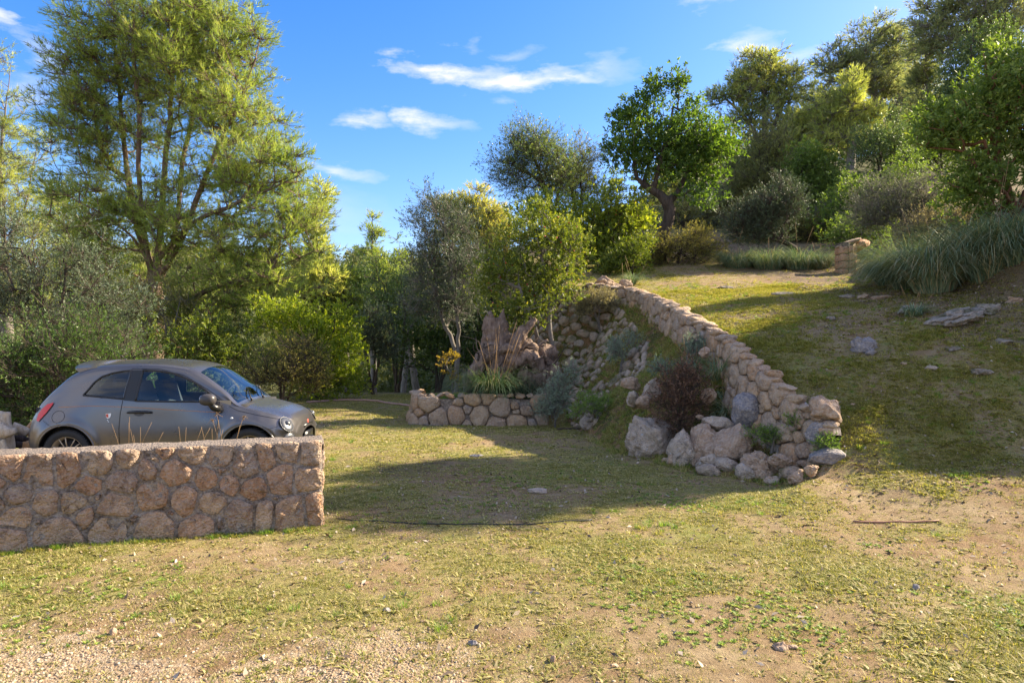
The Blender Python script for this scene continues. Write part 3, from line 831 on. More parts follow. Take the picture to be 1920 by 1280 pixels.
rock(213, 1190, None, (.028, .026, .03), 38, M_brown, 'small brown lump in the gravel at lower left', 'rock', 'rock', sub=2)
rock(1036, 1237, None, (.022, .02, .032), 39, M_brown, 'little upright brown stone in the gravel at bottom centre', 'rock', 'rock', sub=2)
rock(726, 1151, None, (.03, .022, .018), 40, M_grey, 'small dark stone in the foreground left of centre', 'rock', 'rock', sub=2)
rock(886, 1208, None, (.028, .02, .018), 42, M_grey, 'brown-grey pebble in the foreground near the bottom centre', 'rock', 'rock', sub=2)
rock(1716, 1107, None, (.03, .025, .03), 43, M_grey, 'small dark stone in the foreground grass at right', 'rock', 'rock', sub=2)
rock(1320, 660, 10.8, (.13, .12, .10), 44, M_brown, 'reddish stone above the brown bush on the bank', 'rock', 'rock')
rock(1328, 745, 10.0, (.12, .12, .15), 45, M_brown, 'orange stone sticking out of the bank right of the brown bush', 'rock', 'rock')
rock(1312, 782, 9.8, (.06, .06, .04), 46, M_brown, 'small yellow stone on the bank under the brown bush', 'rock', 'rock', sub=2)
rock(1183, 720, 12.0, (.22, .17, .14), 47, M_brown, 'red brown rock in the bank above left of the largest boulder', 'rock', 'rock')
rock(1222, 730, 11.3, (.16, .13, .22), 48, M_lime, 'pale slab leaning on the bank behind the brown bush', 'rock', 'rock', rot=(0, .8, 0))
rock(1208, 755, 11.0, (.14, .12, .13), 49, M_brown, 'tan block directly above the largest boulder', 'rock', 'rock')
rock(1185, 752, 11.6, (.10, .1, .17), 50, M_lime, 'upright pale stone left of the tan block on the bank', 'rock', 'rock')
rock(1700, 585, None, (.24, .16, .08), 71, M_out, 'mossy grey stone left of the wide limestone outcrop', 'outcrop', 'rock', rough=.28, rot=(0, -.2, .6))
rock(1880, 640, None, (.15, .11, .06), 72, M_out, 'dark stone in the leaf litter at the right edge of the slope', 'rock', 'rock', rough=.28)
rock(1620, 560, None, (.14, .10, .06), 73, M_brown, 'tan stone at the path edge below the grass clumps', 'rock', 'rock', rough=.2)
rock(1840, 700, None, (.14, .10, .05), 74, M_out, 'flat stone sunk in the grass near the right edge', 'rock', 'rock', rough=.25)
rock(1745, 690, None, (.10, .07, .04), 75, M_lime, 'pale little rock in the middle of the right slope', 'rock', 'rock', rough=.2)
rock(1600, 757, None, (.035, .03, .022), 76, M_brown, 'small brown stone on the turf right of the orange block', 'rock', 'rock', sub=2)
rock(1905, 560, None, (.20, .14, .09), 77, M_brown, 'brown stone under the rightmost grass clump', 'rock', 'rock', rough=.25)
rock(1560, 600, None, (.10, .08, .05), 78, M_out, 'grey stone on the slope left of the worn path', 'rock', 'rock', rough=.25)
def packed_stones():
    rg = np.random.default_rng(31)
    for k in range(24):
        y = rg.uniform(8.15, 10.3); x = float(foot_x(y)) + rg.uniform(.02, .42); z = tz(x, y); r = rg.uniform(.06, .15)
        me = rock_mesh((r * rg.uniform(.8, 1.3), r, r * rg.uniform(.7, 1.2)), int(rg.integers(1e6)), 2, 7, .22, [M_brown, M_lime, M_face][k % 3], 'rock')
        obj('rock', me, None, (x, y, z + r * .25), (rg.uniform(-.4, .4), rg.uniform(-.4, .4), rg.uniform(0, 6)), 'small rough stone packed among the boulders at the foot of the bank', 'rock', 'stones packed among the bank boulders')
packed_stones()
# ------------------------------------------------------------------ plants
def bark_mat(name, a, b, scale=9):
    m = new_mat(name); t = NT(m)
    out = t.N('ShaderNodeOutputMaterial'); p = t.N('ShaderNodeBsdfPrincipled'); t.L(p.outputs[0], out.inputs[0])
    tc = t.N('ShaderNodeTexCoord'); mp = t.N('ShaderNodeMapping'); mp.inputs['Scale'].default_value = (1, 1, .25); t.L(tc.outputs['Object'], mp.inputs[0])
    n = t.noise(mp.outputs[0], scale, 6, .7, .5); n2 = t.noise(tc.outputs['Object'], scale * .25, 3)
    c = t.ramp(n, [(.35, a), (.65, b)]); c = t.mix(t.math('MULTIPLY', n2, .5), c, tuple(x * .45 for x in a))
    t.L(c, p.inputs['Base Color']); p.inputs['Roughness'].default_value = .92; p.inputs['Specular IOR Level'].default_value = .2
    t.L(t.bump(n, .9, .03), p.inputs['Normal'])
    return m
M_bark_pine = bark_mat('pine_bark', (.10, .065, .045), (.26, .19, .145))
M_bark_dark = bark_mat('dark_bark', (.05, .038, .03), (.15, .115, .09))
M_bark_grey = bark_mat('grey_bark', (.13, .115, .10), (.30, .27, .235))
M_bark_red = bark_mat('reddish_bark', (.13, .06, .035), (.28, .15, .09))
M_dead = bark_mat('dead_wood', (.13, .085, .065), (.36, .27, .21), 16)
M_pale_wood = bark_mat('bleached_wood', (.48, .36, .25), (.82, .70, .54), 22)

L_pine = leaf_mat('pine_needles', [(0, (.13, .20, .05)), (.45, (.28, .37, .09)), (.8, (.44, .49, .14)), (1, (.50, .43, .20))], 0.50, .5, .25, (1.2, 1.22, .5))
L_pine_pale = leaf_mat('pale_pine_needles', [(0, (0.234, 0.305, 0.106)), (.5, (0.468, 0.528, 0.187)), (1, (0.726, 0.702, 0.281))], 0.50, .5, .25, (1.3, 1.25, .5))
L_pine_far = leaf_mat('upper_pine_needles', [(0, (0.176, 0.250, 0.103)), (.5, (0.412, 0.470, 0.162)), (.85, (0.732, 0.632, 0.176)), (1, (0.940, 0.732, 0.293))], 0.50, .5, .25, (1.3, 1.2, .5))
L_pine_grey = leaf_mat('grey_pine_needles', [(0, (0.140, 0.187, 0.094)), (.5, (0.296, 0.343, 0.172)), (.85, (0.468, 0.452, 0.234)), (1, (0.593, 0.515, 0.296))], 0.50, .5, .25, (1.2, 1.2, .6))
L_green = leaf_mat('glossy_green_leaves', [(0, (0.071, 0.107, 0.021)), (.5, (0.173, 0.230, 0.040)), (.85, (0.345, 0.388, 0.071)), (1, (0.575, 0.489, 0.101))], 0.50, .52, .3, (1.45, 1.4, .3))
L_lime = leaf_mat('yellow_green_leaves', [(0, (.05, .085, .02)), (.45, (.13, .18, .035)), (.85, (.27, .30, .055)), (1, (.40, .34, .08))], .42, .5, .3, (1.4, 1.35, .35))
L_dusk = leaf_mat('dark_olive_leaves', [(0, (.04, .06, .035)), (.5, (.095, .13, .075)), (.9, (.16, .20, .12)), (1, (.24, .25, .15))], .2, .5, .3, (1.2, 1.3, .6))
L_deep = leaf_mat('deep_green_leaves', [(0, (0.068, 0.112, 0.030)), (.5, (0.150, 0.224, 0.052)), (.9, (0.283, 0.359, 0.098)), (1, (0.448, 0.448, 0.150))], 0.42, .52, .3, (1.35, 1.4, .35))
L_carob = leaf_mat('carob_leaves', [(0, (.045, .085, .025)), (.5, (.10, .17, .04)), (.85, (.19, .28, .06)), (1, (.34, .38, .10))], 0.48, .52, .3, (1.4, 1.45, .35))
L_olive = leaf_mat('olive_leaves', [(0, (0.066, 0.096, 0.060)), (.5, (0.138, 0.180, 0.114)), (.9, (0.240, 0.282, 0.186)), (1, (0.324, 0.324, 0.204))], 0.30, .5, .3, (1.2, 1.3, .6))
L_olive_y = leaf_mat('warm_olive_leaves', [(0, (0.103, 0.120, 0.043)), (.5, (0.223, 0.233, 0.086)), (.9, (0.378, 0.360, 0.137)), (1, (0.515, 0.446, 0.172))], 0.40, .5, .3, (1.3, 1.3, .5))
L_oak = leaf_mat('dark_oak_leaves', [(0, (0.045, 0.077, 0.036)), (.5, (0.123, 0.183, 0.067)), (.9, (0.305, 0.351, 0.123)), (1, (0.581, 0.519, 0.213))], 0.35, .45, .4, (1.3, 1.4, .5))
L_silver = leaf_mat('silver_leaves', [(0, (.14, .19, .13)), (.5, (.24, .31, .22)), (1, (.36, .42, .30))], .2, .6, .2, (1.1, 1.2, .8))
L_pale = leaf_mat('pale_scrub_leaves', [(0, (.20, .19, .10)), (.5, (.36, .33, .18)), (1, (.50, .45, .26))], .3, .6, .2, (1.2, 1.1, .6))
L_brown = leaf_mat('withered_leaves', [(0, (.07, .045, .03)), (.4, (.20, .11, .07)), (.7, (.34, .22, .155)), (.85, (.10, .13, .05)), (1, (.16, .20, .07))], .25, .6, .2, (1.2, 1, .7))
L_heath = leaf_mat('heath_leaves', [(0, (0.110, 0.121, 0.039)), (.4, (0.242, 0.242, 0.072)), (.75, (0.385, 0.341, 0.132)), (1, (0.462, 0.330, 0.176))], 0.40, .6, .2, (1.3, 1.2, .5))
L_grass = leaf_mat('clump_grass', [(0, (.09, .15, .09)), (.45, (.19, .27, .16)), (.75, (.32, .38, .24)), (1, (.52, .42, .24))], .25, .45, .35, (1.2, 1.3, .6))
L_straw = leaf_mat('dry_stalks', [(0, (.34, .22, .11)), (1, (.58, .43, .25))], .25, .6, .2, (1.2, 1.1, .8))
L_lawn = leaf_mat('yard_grass', [(0, (.11, .14, .03)), (.35, (.25, .26, .065)), (.65, (.43, .385, .155)), (1, (.56, .47, .27))], .4, .55, .2, (1.3, 1.3, .45))
L_weed = leaf_mat('weed_leaves', [(0, (.09, .15, .03)), (.6, (.21, .32, .06)), (1, (.36, .42, .10))], .35, .5, .3, (1.3, 1.5, .4))
M_berry = simple('red_berry', (.45, .05, .02), .35)
M_flower = simple('cream_flower', (.42, .38, .17), .7)

class Tree: pass

def grow(trunks, blobs, n, rng, rtip=.006, pexp=2.35, step=.3, jitter=.07, shell=.55, base_r=None, up_pen=.6, depth_w=.22, rscale=1.0):
    "trunks: polylines of (x,y,z); blobs: ((cx,cy,cz),(rx,ry,rz),weight)"
    pos = []; par = []
    for t_, T in enumerate(trunks):
        T = np.asarray(T, float); seg = np.linalg.norm(np.diff(T, axis=0), axis=1); c = np.concatenate([[0], np.cumsum(seg)])
        m = max(3, int(c[-1] / step)); q = np.linspace(0, c[-1], m)
        P = np.column_stack([np.interp(q, c, T[:, k]) for k in range(3)])
        # round the corners a little
        P[1:-1] = .5 * P[1:-1] + .25 * (P[:-2] + P[2:]); P[1:-1] += rng.normal(size=P[1:-1].shape) * jitter * .22
        pr = -1
        if t_ > 0:
            D = np.linalg.norm(np.array(pos) - P[0], axis=1); pr = int(np.argmin(D))
        for k, p in enumerate(P):
            if k == 0 and pr >= 0: last = pr; continue
            pos.append(p); par.append(last if (k > 0 or pr >= 0) else -1); last = len(pos) - 1
    pos = list(pos); dep = [0.0] * len(pos)
    for k in range(len(pos)):
        if par[k] >= 0: dep[k] = dep[par[k]] + np.linalg.norm(pos[k] - pos[par[k]])
    w = np.array([b[2] * (b[1][0] * b[1][1] * b[1][2]) ** .72 for b in blobs]); w /= w.sum()
    which = rng.choice(len(blobs), n, p=w)
    dirs = nrm(rng.normal(size=(n, 3))); rad = rng.random(n) ** shell
    C = np.array([blobs[k][0] for k in which]) + dirs * rad[:, None] * np.array([blobs[k][1] for k in which])
    P0 = np.array(pos)
    order = np.argsort(np.min(np.linalg.norm(C[:, None] - P0[None], axis=2), axis=1))
    ends = []
    cap = len(pos) + n * 40
    A = np.zeros((cap, 3)); A[:len(pos)] = pos; Dp = np.zeros(cap); Dp[:len(dep)] = dep; cnt = len(pos)
    for k in order:
        c = C[k]
        d = A[:cnt] - c; L = np.sqrt((d * d).sum(1))
        cost = L + depth_w * Dp[:cnt] + up_pen * np.maximum(0, d[:, 2])
        cost[0] += 2
        q = int(np.argmin(cost)); a = A[q].copy(); dist = L[q]
        m = int(min(12, max(1, round(dist / step))))
        v = c - a; side = nrm(rng.normal(size=3)) * dist * .09; last = q
        for i in range(1, m + 1):
            f = i / m; p = a + v * f + side * math.sin(f * math.pi) + np.array([0, 0, -dist * .07 * math.sin(f * math.pi)])
            if i < m: p = p + rng.normal(size=3) * jitter * .5
            if cnt >= cap: break
            A[cnt] = p; par.append(last); Dp[cnt] = Dp[last] + dist / m; last = cnt; cnt += 1
        ends.append((last, k))
    A = A[:cnt]; par = np.array(par)
    acc = np.zeros(cnt); 
    for q, _ in ends: acc[q] += rtip ** pexp
    for q in range(cnt - 1, -1, -1):
        if acc[q] == 0: acc[q] = rtip ** pexp
        if par[q] >= 0: acc[par[q]] += acc[q]
    R = acc ** (1 / pexp) * rscale
    if base_r: R = R * (base_r / R[0]) ** np.clip(R / R[0], 0, 1)
    t = Tree(); t.pos = A; t.par = par; t.R = R
    e = np.array([q for q, _ in ends]); t.ends = A[e]; t.edir = nrm(A[e] - A[par[e]])
    return t

def wood_mesh(t, mat, rmin=.0, sides=6, name='trunk', extra=None):
    e = np.arange(len(t.pos)); ok = (t.par >= 0) & (t.R >= rmin); e = e[ok]
    p1 = t.pos[e]; p0 = t.pos[t.par[e]]; r1 = t.R[e]; r0 = np.minimum(t.R[t.par[e]], r1 * 1.9)
    V, F = tubes(p0, p1, r0, r1, sides, t.R[e])
    if extra is not None:
        v2, f2 = extra; F = [F, f2 + len(V)] if f2.shape[1] == 4 else [F, f2 + len(V)]; V = np.concatenate([V, v2])
    return mesh(name, V, F, mat, True)

def tubes(p0, p1, r0, r1, sides, key=None):
    d = nrm(p1 - p0); ref = np.where(np.abs(d[:, 2:3]) < .9, np.array([[0, 0, 1.0]]), np.array([[1.0, 0, 0]]))
    u = nrm(np.cross(d, ref)); w = np.cross(d, u)
    a = np.arange(sides) / sides * 2 * np.pi
    ring = np.cos(a)[None, :, None] * u[:, None] + np.sin(a)[None, :, None] * w[:, None]
    p1e = p1 + d * (r1[:, None] * .5)
    A = p0[:, None] + ring * r0[:, None, None]; B = p1e[:, None] + ring * r1[:, None, None]
    V = np.concatenate([A, B], 1).reshape(-1, 3); n = len(p0)
    j = np.arange(sides); j2 = (j + 1) % sides
    f = np.stack([j, j2, j2 + sides, j + sides], 1)
    F = (np.arange(n)[:, None, None] * 2 * sides + f[None]).reshape(-1, 4)
    return V, F

def foliage(C, cdir, rng, rc=.4, shoots=12, slen=.15, leaves=8, ll=.07, lw=.02, spread=50, flat=.8, up=.5, out=.6, tri=False, cvar=.35, wob=.3, center=None, droop=0.0, twigs=False, twr=.004, bias=0.0):
    n = len(C); S = n * shoots
    g = rng.normal(size=(S, 3)); g = g / np.maximum(1, np.linalg.norm(g, axis=1, keepdims=True) / 1.7)
    off = g * rc * .62 * np.array([1, 1, flat])
    c = np.repeat(C, shoots, 0); P = c + off
    cd = np.repeat(cdir, shoots, 0)
    D = nrm(out * off / rc + .55 * cd + np.array([0, 0, up]) + wob * rng.normal(size=(S, 3)))
    cv = np.repeat(rng.random(n), shoots)
    N_ = S * leaves
    b = np.repeat(P, leaves, 0); d = np.repeat(D, leaves, 0)
    t = rng.random(N_); b = b + d * (t * slen)[:, None]
    rnd = rng.normal(size=(N_, 3)); perp = nrm(np.cross(d, rnd))
    sp = np.radians(spread) * (1 - .45 * t) * (.7 + .6 * rng.random(N_))
    ld = np.cos(sp)[:, None] * d + np.sin(sp)[:, None] * perp
    ld[:, 2] -= droop * rng.random(N_); ld = nrm(ld)
    sd_ = nrm(np.cross(ld, np.cross(d, perp) + .8 * rng.normal(size=(N_, 3))))
    L = (ll * (.45 + 1.0 * rng.random(N_)))[:, None]; W = (lw * (.75 + .5 * rng.random(N_)))[:, None]
    var = np.clip(bias + cvar * cv[np.repeat(np.arange(S), leaves)] + (1 - cvar) * rng.random(N_) * (.55 + .45 * t), 0, 1)
    if tri:
        V = np.stack([b - sd_ * W / 2, b + sd_ * W / 2, b + ld * L], 1).reshape(-1, 3)
        F = np.arange(N_ * 3).reshape(-1, 3); va = np.repeat(var, 3)
    else:
        nn = np.cross(ld, sd_); m = b + ld * L * .5 - nn * W * .12
        V = np.stack([b, m + sd_ * W / 2, b + ld * L, m - sd_ * W / 2], 1).reshape(-1, 3)
        F = np.arange(N_ * 4).reshape(-1, 4); va = np.repeat(var, 4)
    tw = None
    if twigs:
        e0 = c + off * .1; e1 = P + D * slen
        tw = tubes(e0, e1, np.full(S, twr * 1.3), np.full(S, twr * .6), 3)
    return V, F, va, tw

def plant(name, label, cat, base, trunks, blobs, n, leafm, bark, seed, fol, group=None, rmin=0.0, base_r=None, sides=6, berries=0, bmat=None, crown_name='crown', step=.3, **gk):
    "a tree or shrub: Empty at its foot > trunk, crown"
    rng = np.random.default_rng(seed); o = np.array(base, float)
    if 'pine' not in name and len(blobs) > 1:
        # stray sprigs that break the outline
        ex = []
        for b_ in blobs:
            c_ = np.asarray(b_[0], float); r_ = np.array(b_[1], float)
            for _ in range(3):
                dv = nrm(rng.normal(size=3) + [0, 0, .5]); ex.append((c_ + dv * r_ * 1.08, tuple(r_ * np.array([.20, .20, .30])), .55))
        blobs = list(blobs) + ex
    t = grow([np.asarray(T, float) - o for T in trunks], [(np.asarray(b[0], float) - o, b[1], b[2] if len(b) > 2 else 1.0) for b in blobs], n, rng, base_r=base_r, step=step, **gk)
    root = thing(name, label, cat, o, 0, group)
    V, F, va, tw = foliage(t.ends, t.edir, rng, **fol)
    obj('trunk' if 'tree' in name or 'pine' in name or 'oak' in name else 'stems', wood_mesh(t, bark, rmin, sides, 'trunk', tw), root)
    cm = mesh(crown_name, V, F, leafm, False, dict(var=va))
    obj(crown_name, cm, root, kind='stuff')
    if berries:
        q = rng.choice(len(V), berries, replace=False); bv, bf = ICO[1]
        r = .018 if bmat is M_berry else .019
        BV = (V[q][:, None] + bv[None] * r).reshape(-1, 3); BF = (np.arange(berries)[:, None, None] * len(bv) + bf[None]).reshape(-1, 3)
        obj('fruit' if bmat is M_berry else 'blossom', mesh('fruit', BV, BF, bmat, True), root, kind='stuff')
    return root

# foliage recipes
F_PINE = dict(rc=.44, shoots=13, slen=.26, leaves=13, ll=.16, lw=.017, spread=42, flat=.45, up=.45, out=.8, tri=True, cvar=.45, wob=.35, twigs=True, twr=.006)
F_ARB = dict(rc=.26, shoots=9, slen=.10, leaves=8, ll=.085, lw=.032, spread=62, flat=.9, up=.6, out=.8, cvar=.3)
F_OLIVE = dict(rc=.28, shoots=11, slen=.22, leaves=9, ll=.055, lw=.014, spread=50, flat=.9, up=.5, out=.8, cvar=.35, twigs=True, twr=.003)
F_OAK = dict(rc=.34, shoots=14, slen=.12, leaves=8, ll=.05, lw=.03, spread=70, flat=.8, up=.4, out=.7, cvar=.5)
def fv(base, **k): d = dict(base); d.update(k); return d

def px_blob(px, py, Y, rx, ry, dep=None, w=1.0):
    "ellipsoid clump of crown around a spot seen at (px,py), distance Y"
    k = Y / 1280
    return (at(px, py, Y), (rx * k, (dep if dep is not None else (rx + ry) / 2 * k), ry * k), w)
def px_line(*pts): return [at(*p) for p in pts]

# ---- big Aleppo pine on the left
Yp = 23.0
base = at(285, 700, Yp); base[2] = tz(base[0], base[1])
b0 = np.array([base[0], base[1], base[2] - .2])
trunks = [
    [b0, at(288, 600, Yp), at(290, 520, Yp), at(262, 440, Yp + .2), at(240, 340, Yp + .3), at(228, 220, Yp + .5), at(215, 90, Yp + .6), at(210, -20, Yp + .6)],
    [at(290, 530, Yp), at(275, 470, Yp - .3), at(258, 330, Yp - .5), at(262, 230, Yp - .6), at(250, 100, Yp - .5), at(250, -40, Yp - .5)],
    [at(292, 540, Yp), at(300, 430, Yp - .2), at(308, 330, Yp - .2), at(318, 220, Yp - .1), at(330, 80, Yp), at(335, -60, Yp)],
    [at(292, 560, Yp), at(330, 440, Yp + .5), at(342, 300, Yp + .7), at(372, 180, Yp + .8), at(385, 60, Yp + .8)],
    [at(300, 520, Yp), at(345, 440, Yp - .6), at(400, 290, Yp - .8), at(450, 190, Yp - .9), at(480, 110, Yp - .9)],
    [at(300, 480, Yp), at(370, 410, Yp - 1.2), at(470, 370, Yp - 1.6), at(560, 330, Yp - 1.8)],
    [at(290, 500, Yp), at(230, 420, Yp - .8), at(150, 380, Yp - 1.2)],
    [at(292, 590, Yp), at(400, 540, Yp - 1.2), at(520, 500, Yp - 1.8), at(590, 470, Yp - 2)],
]
blobs = [px_blob(290, 30, Yp, 175, 110, 2.3), px_blob(200, 130, Yp, 105, 110, 1.8), px_blob(370, 120, Yp, 140, 110, 2.2), px_blob(430, 240, Yp - .5, 115, 95, 2.0),
         px_blob(180, 260, Yp, 90, 70, 1.7), px_blob(300, 250, Yp + .5, 150, 60, 2.0, .35), px_blob(470, 330, Yp - 1, 110, 60, 1.8), px_blob(545, 305, Yp - 1.5, 42, 30, .8, .8),
         px_blob(220, 400, Yp, 130, 70, 1.8, 1.3), px_blob(200, 500, Yp, 90, 60, 1.5, 1.0), px_blob(330, 350, Yp - .8, 120, 50, 1.2, .2), px_blob(380, 440, Yp - 1, 150, 80, 1.8, .9), px_blob(540, 430, Yp - 1.3, 85, 75, 1.5), px_blob(470, 530, Yp - 1.2, 150, 60, 1.4, .9),
         px_blob(340, 590, Yp - 1, 110, 60, 1.3, .6), px_blob(450, 70, Yp, 60, 50, 1.2, .8), px_blob(130, 190, Yp, 50, 60, 1.2, .6), px_blob(110, 350, Yp, 40, 25, .8, .5)]
plant('pine_tree', 'huge yellow green pine with several trunks behind the parked car', 'tree', base, trunks, blobs, 1180, L_pine, M_bark_pine, 1,
      fv(F_PINE, shoots=17, leaves=14, rc=.46, ll=.17), base_r=.34, rmin=.006, sides=7, step=.45, rtip=.008, shell=.5)
# pale pine at the left edge
Yq = 25.0; base = at(20, 720, Yq); base[2] = tz(base[0], base[1])
plant('pine_tree', 'pale green pine cut by the left edge of the picture', 'tree', base,
      [[base - [0, 0, .2], at(10, 500, Yq), at(0, 300, Yq), at(20, 120, Yq)], [at(8, 480, Yq), at(50, 380, Yq), at(70, 260, Yq)], [at(10, 480, Yq), at(-60, 360, Yq), at(-90, 200, Yq)]],
      [px_blob(5, 170, Yq, 32, 100, .8), px_blob(60, 260, Yq, 34, 60, .8, .8), px_blob(15, 300, Yq, 60, 80, 1.2), px_blob(50, 400, Yq, 75, 80, 1.6), px_blob(30, 520, Yq, 90, 70, 1.6), px_blob(-80, 300, Yq, 70, 150, 1.8)],
      230, L_pine_pale, M_bark_grey, 2, F_PINE, base_r=.2, rmin=.006, step=.4, rtip=.007)

def quick(name, label, cat, px, base_py, Y, blobs, n, leafm, bark, seed, fol, top=None, stems=1, lean=0, base_r=None, rmin=.004, group=None, step=.25, trunks=None, **k):
    "a plant whose blobs are given in picture pixels at distance Y"
    b = at(px, base_py, Y); b[2] = tz(b[0], b[1]); rng = np.random.default_rng(seed + 500)
    bl = [px_blob(q[0], q[1], Y + (q[5] if len(q) > 5 else 0), q[2], q[3], None, q[4] if len(q) > 4 else 1.0) for q in blobs]
    if trunks is None:
        ys = [q[0][2] for q in bl]; zt = max(ys); xm = np.mean([q[0][0] for q in bl])
        trunks = []
        for s in range(stems):
            a = rng.random() * 6.28; sp = .0 if stems == 1 else .35 * (zt - b[2]) * .6
            tip = np.array([xm + math.cos(a) * sp * rng.uniform(.4, 1), Y + math.sin(a) * sp * rng.uniform(.4, 1), zt])
            mid = (b + tip) / 2 + np.array([rng.uniform(-.1, .1), rng.uniform(-.1, .1), 0]) * (zt - b[2]); mid[:2] = mid[:2] * .6 + b[:2] * .2 + tip[:2] * .2
            trunks.append([b + np.array([0, 0, -.1]), mid, tip] if s == 0 else [b + np.array([math.cos(a) * .04, math.sin(a) * .04, .05]), mid, tip])
    return plant(name, label, cat, b, trunks, bl, n, leafm, bark, seed, fol, group=group, rmin=rmin, base_r=base_r, step=step, **k)

# ---- shrubs behind the car, left to right
quick('olive_shrub', 'large grey green wild olive bush at far left behind the car', 'shrub', 150, 800, 14.5,
      [(150, 500, 70, 85), (60, 560, 90, 90), (200, 600, 85, 85), (20, 480, 60, 80), (130, 660, 130, 60, .8), (-60, 560, 60, 120)], 300, L_olive, M_bark_dark, 21, fv(F_OLIVE, shoots=13, leaves=11, ll=.06, lw=.017), stems=5, base_r=.09)
quick('mastic_bush', 'dense dark green bush with fine leaves directly behind the car rear', 'bush', 110, 860, 12.2,
      [(60, 690, 110, 75), (170, 690, 80, 70), (120, 620, 80, 50, .9), (-30, 720, 80, 80), (60, 780, 140, 50), (250, 720, 50, 55)], 330, leaf_mat('mastic_leaves', [(0, (.045, .085, .02)), (.5, (.10, .17, .04)), (.9, (.20, .27, .07)), (1, (.36, .36, .10))], .35, .4, .4, (1.4, 1.6, .4)), M_bark_dark, 22,
      fv(F_OLIVE, ll=.05, lw=.014, shoots=15, leaves=11, slen=.2, rc=.26), stems=6, base_r=.06)
quick('arbutus_bush', 'bright green bush between the grey olive bush and the round bush above the car bonnet', 'bush', 330, 790, 17.5,
      [(310, 650, 50, 40), (380, 650, 55, 45), (440, 680, 60, 50), (400, 610, 40, 30, .7), (330, 720, 90, 50)], 190, L_lime, M_bark_red, 23, fv(F_ARB, shoots=9, ll=.085), stems=5, base_r=.06)
quick('heath_bush', 'olive brown wispy bush right above the car bonnet', 'bush', 530, 770, 16.0,
      [(530, 690, 60, 55), (570, 670, 35, 55), (500, 710, 60, 40), (590, 720, 25, 30)], 120, L_heath, M_bark_dark, 24, fv(F_OLIVE, ll=.05, lw=.014, shoots=14, leaves=9), stems=6, base_r=.05)
quick('round_bush', 'tall glossy green bush with yellow tips at the far edge of the lawn', 'bush', 600, 750, 20.0,
      [(530, 600, 50, 45), (600, 620, 60, 60), (640, 660, 52, 60), (560, 680, 80, 60), (620, 720, 72, 32), (480, 590, 25, 30, .5)], 360, leaf_mat('bush_leaves', [(0, (.09, .13, .02)), (.5, (.21, .28, .035)), (.85, (.38, .42, .06)), (1, (.5, .42, .08))], .5, .5, .3, (1.4, 1.4, .3)), M_bark_dark, 25, fv(F_ARB, shoots=10, ll=.095, lw=.04, rc=.28), stems=6, base_r=.08)
quick('heath_bush', 'dull brown green undergrowth left of the big pine foot', 'bush', 330, 640, 21.0,
      [(310, 560, 60, 50), (350, 610, 60, 50), (260, 600, 60, 70)], 90, L_heath, M_bark_grey, 26, fv(F_OLIVE, ll=.07, lw=.02, shoots=12, leaves=8), stems=4, base_r=.05)
# ---- dark trees at the back of the lawn
quick('holm_oak', 'dark holm oak with bare lower stems at the back of the lawn', 'tree', 745, 735, 25.0,
      [(720, 530, 55, 40), (760, 560, 60, 50), (700, 600, 50, 40), (780, 620, 60, 45)], 200, L_oak, M_bark_dark, 31, F_OAK, stems=4, base_r=.12)
quick('holm_oak', 'dark holm oak in shade right of the first dark tree behind the planter', 'tree', 820, 735, 23.0,
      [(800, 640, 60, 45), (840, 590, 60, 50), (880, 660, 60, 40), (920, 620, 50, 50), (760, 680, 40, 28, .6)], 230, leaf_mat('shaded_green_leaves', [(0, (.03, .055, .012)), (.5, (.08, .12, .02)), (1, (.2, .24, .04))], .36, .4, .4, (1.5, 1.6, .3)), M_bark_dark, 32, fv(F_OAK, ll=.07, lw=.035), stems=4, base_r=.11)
quick('olive_shrub', 'grey leaved bush beside the glossy green bush at the lawn edge', 'shrub', 700, 740, 22.0,
      [(700, 610, 36, 30), (720, 650, 34, 30), (690, 650, 30, 25)], 80, L_olive, M_bark_dark, 33, fv(F_OLIVE, shoots=14, ll=.07, lw=.02), stems=3, base_r=.07)
# ---- slim grey olive above the stump
Yo = 17.5; base = at(855, 700, Yo); base[2] = tz(base[0], base[1])
plant('olive_tree', 'slim grey leaved tree with a bent stem rising behind the planter', 'tree', base,
      [[base - [0, 0, .1], at(858, 672, Yo), at(845, 630, Yo), at(826, 597, Yo), at(818, 540, Yo), at(815, 460, Yo), at(818, 400, Yo)],
       [at(858, 668, Yo), at(860, 600, Yo - .2), at(845, 520, Yo - .3), at(850, 440, Yo - .2)]],
      [px_blob(830, 430, Yo, 58, 50), px_blob(805, 500, Yo, 50, 60), px_blob(860, 510, Yo, 50, 60), px_blob(830, 570, Yo, 72, 40), px_blob(815, 390, Yo, 30, 36, None, .5)],
      300, L_dusk, M_bark_grey, 41, fv(F_OLIVE, shoots=13, leaves=10, ll=.06, lw=.018), base_r=.075, rmin=.004, step=.2)
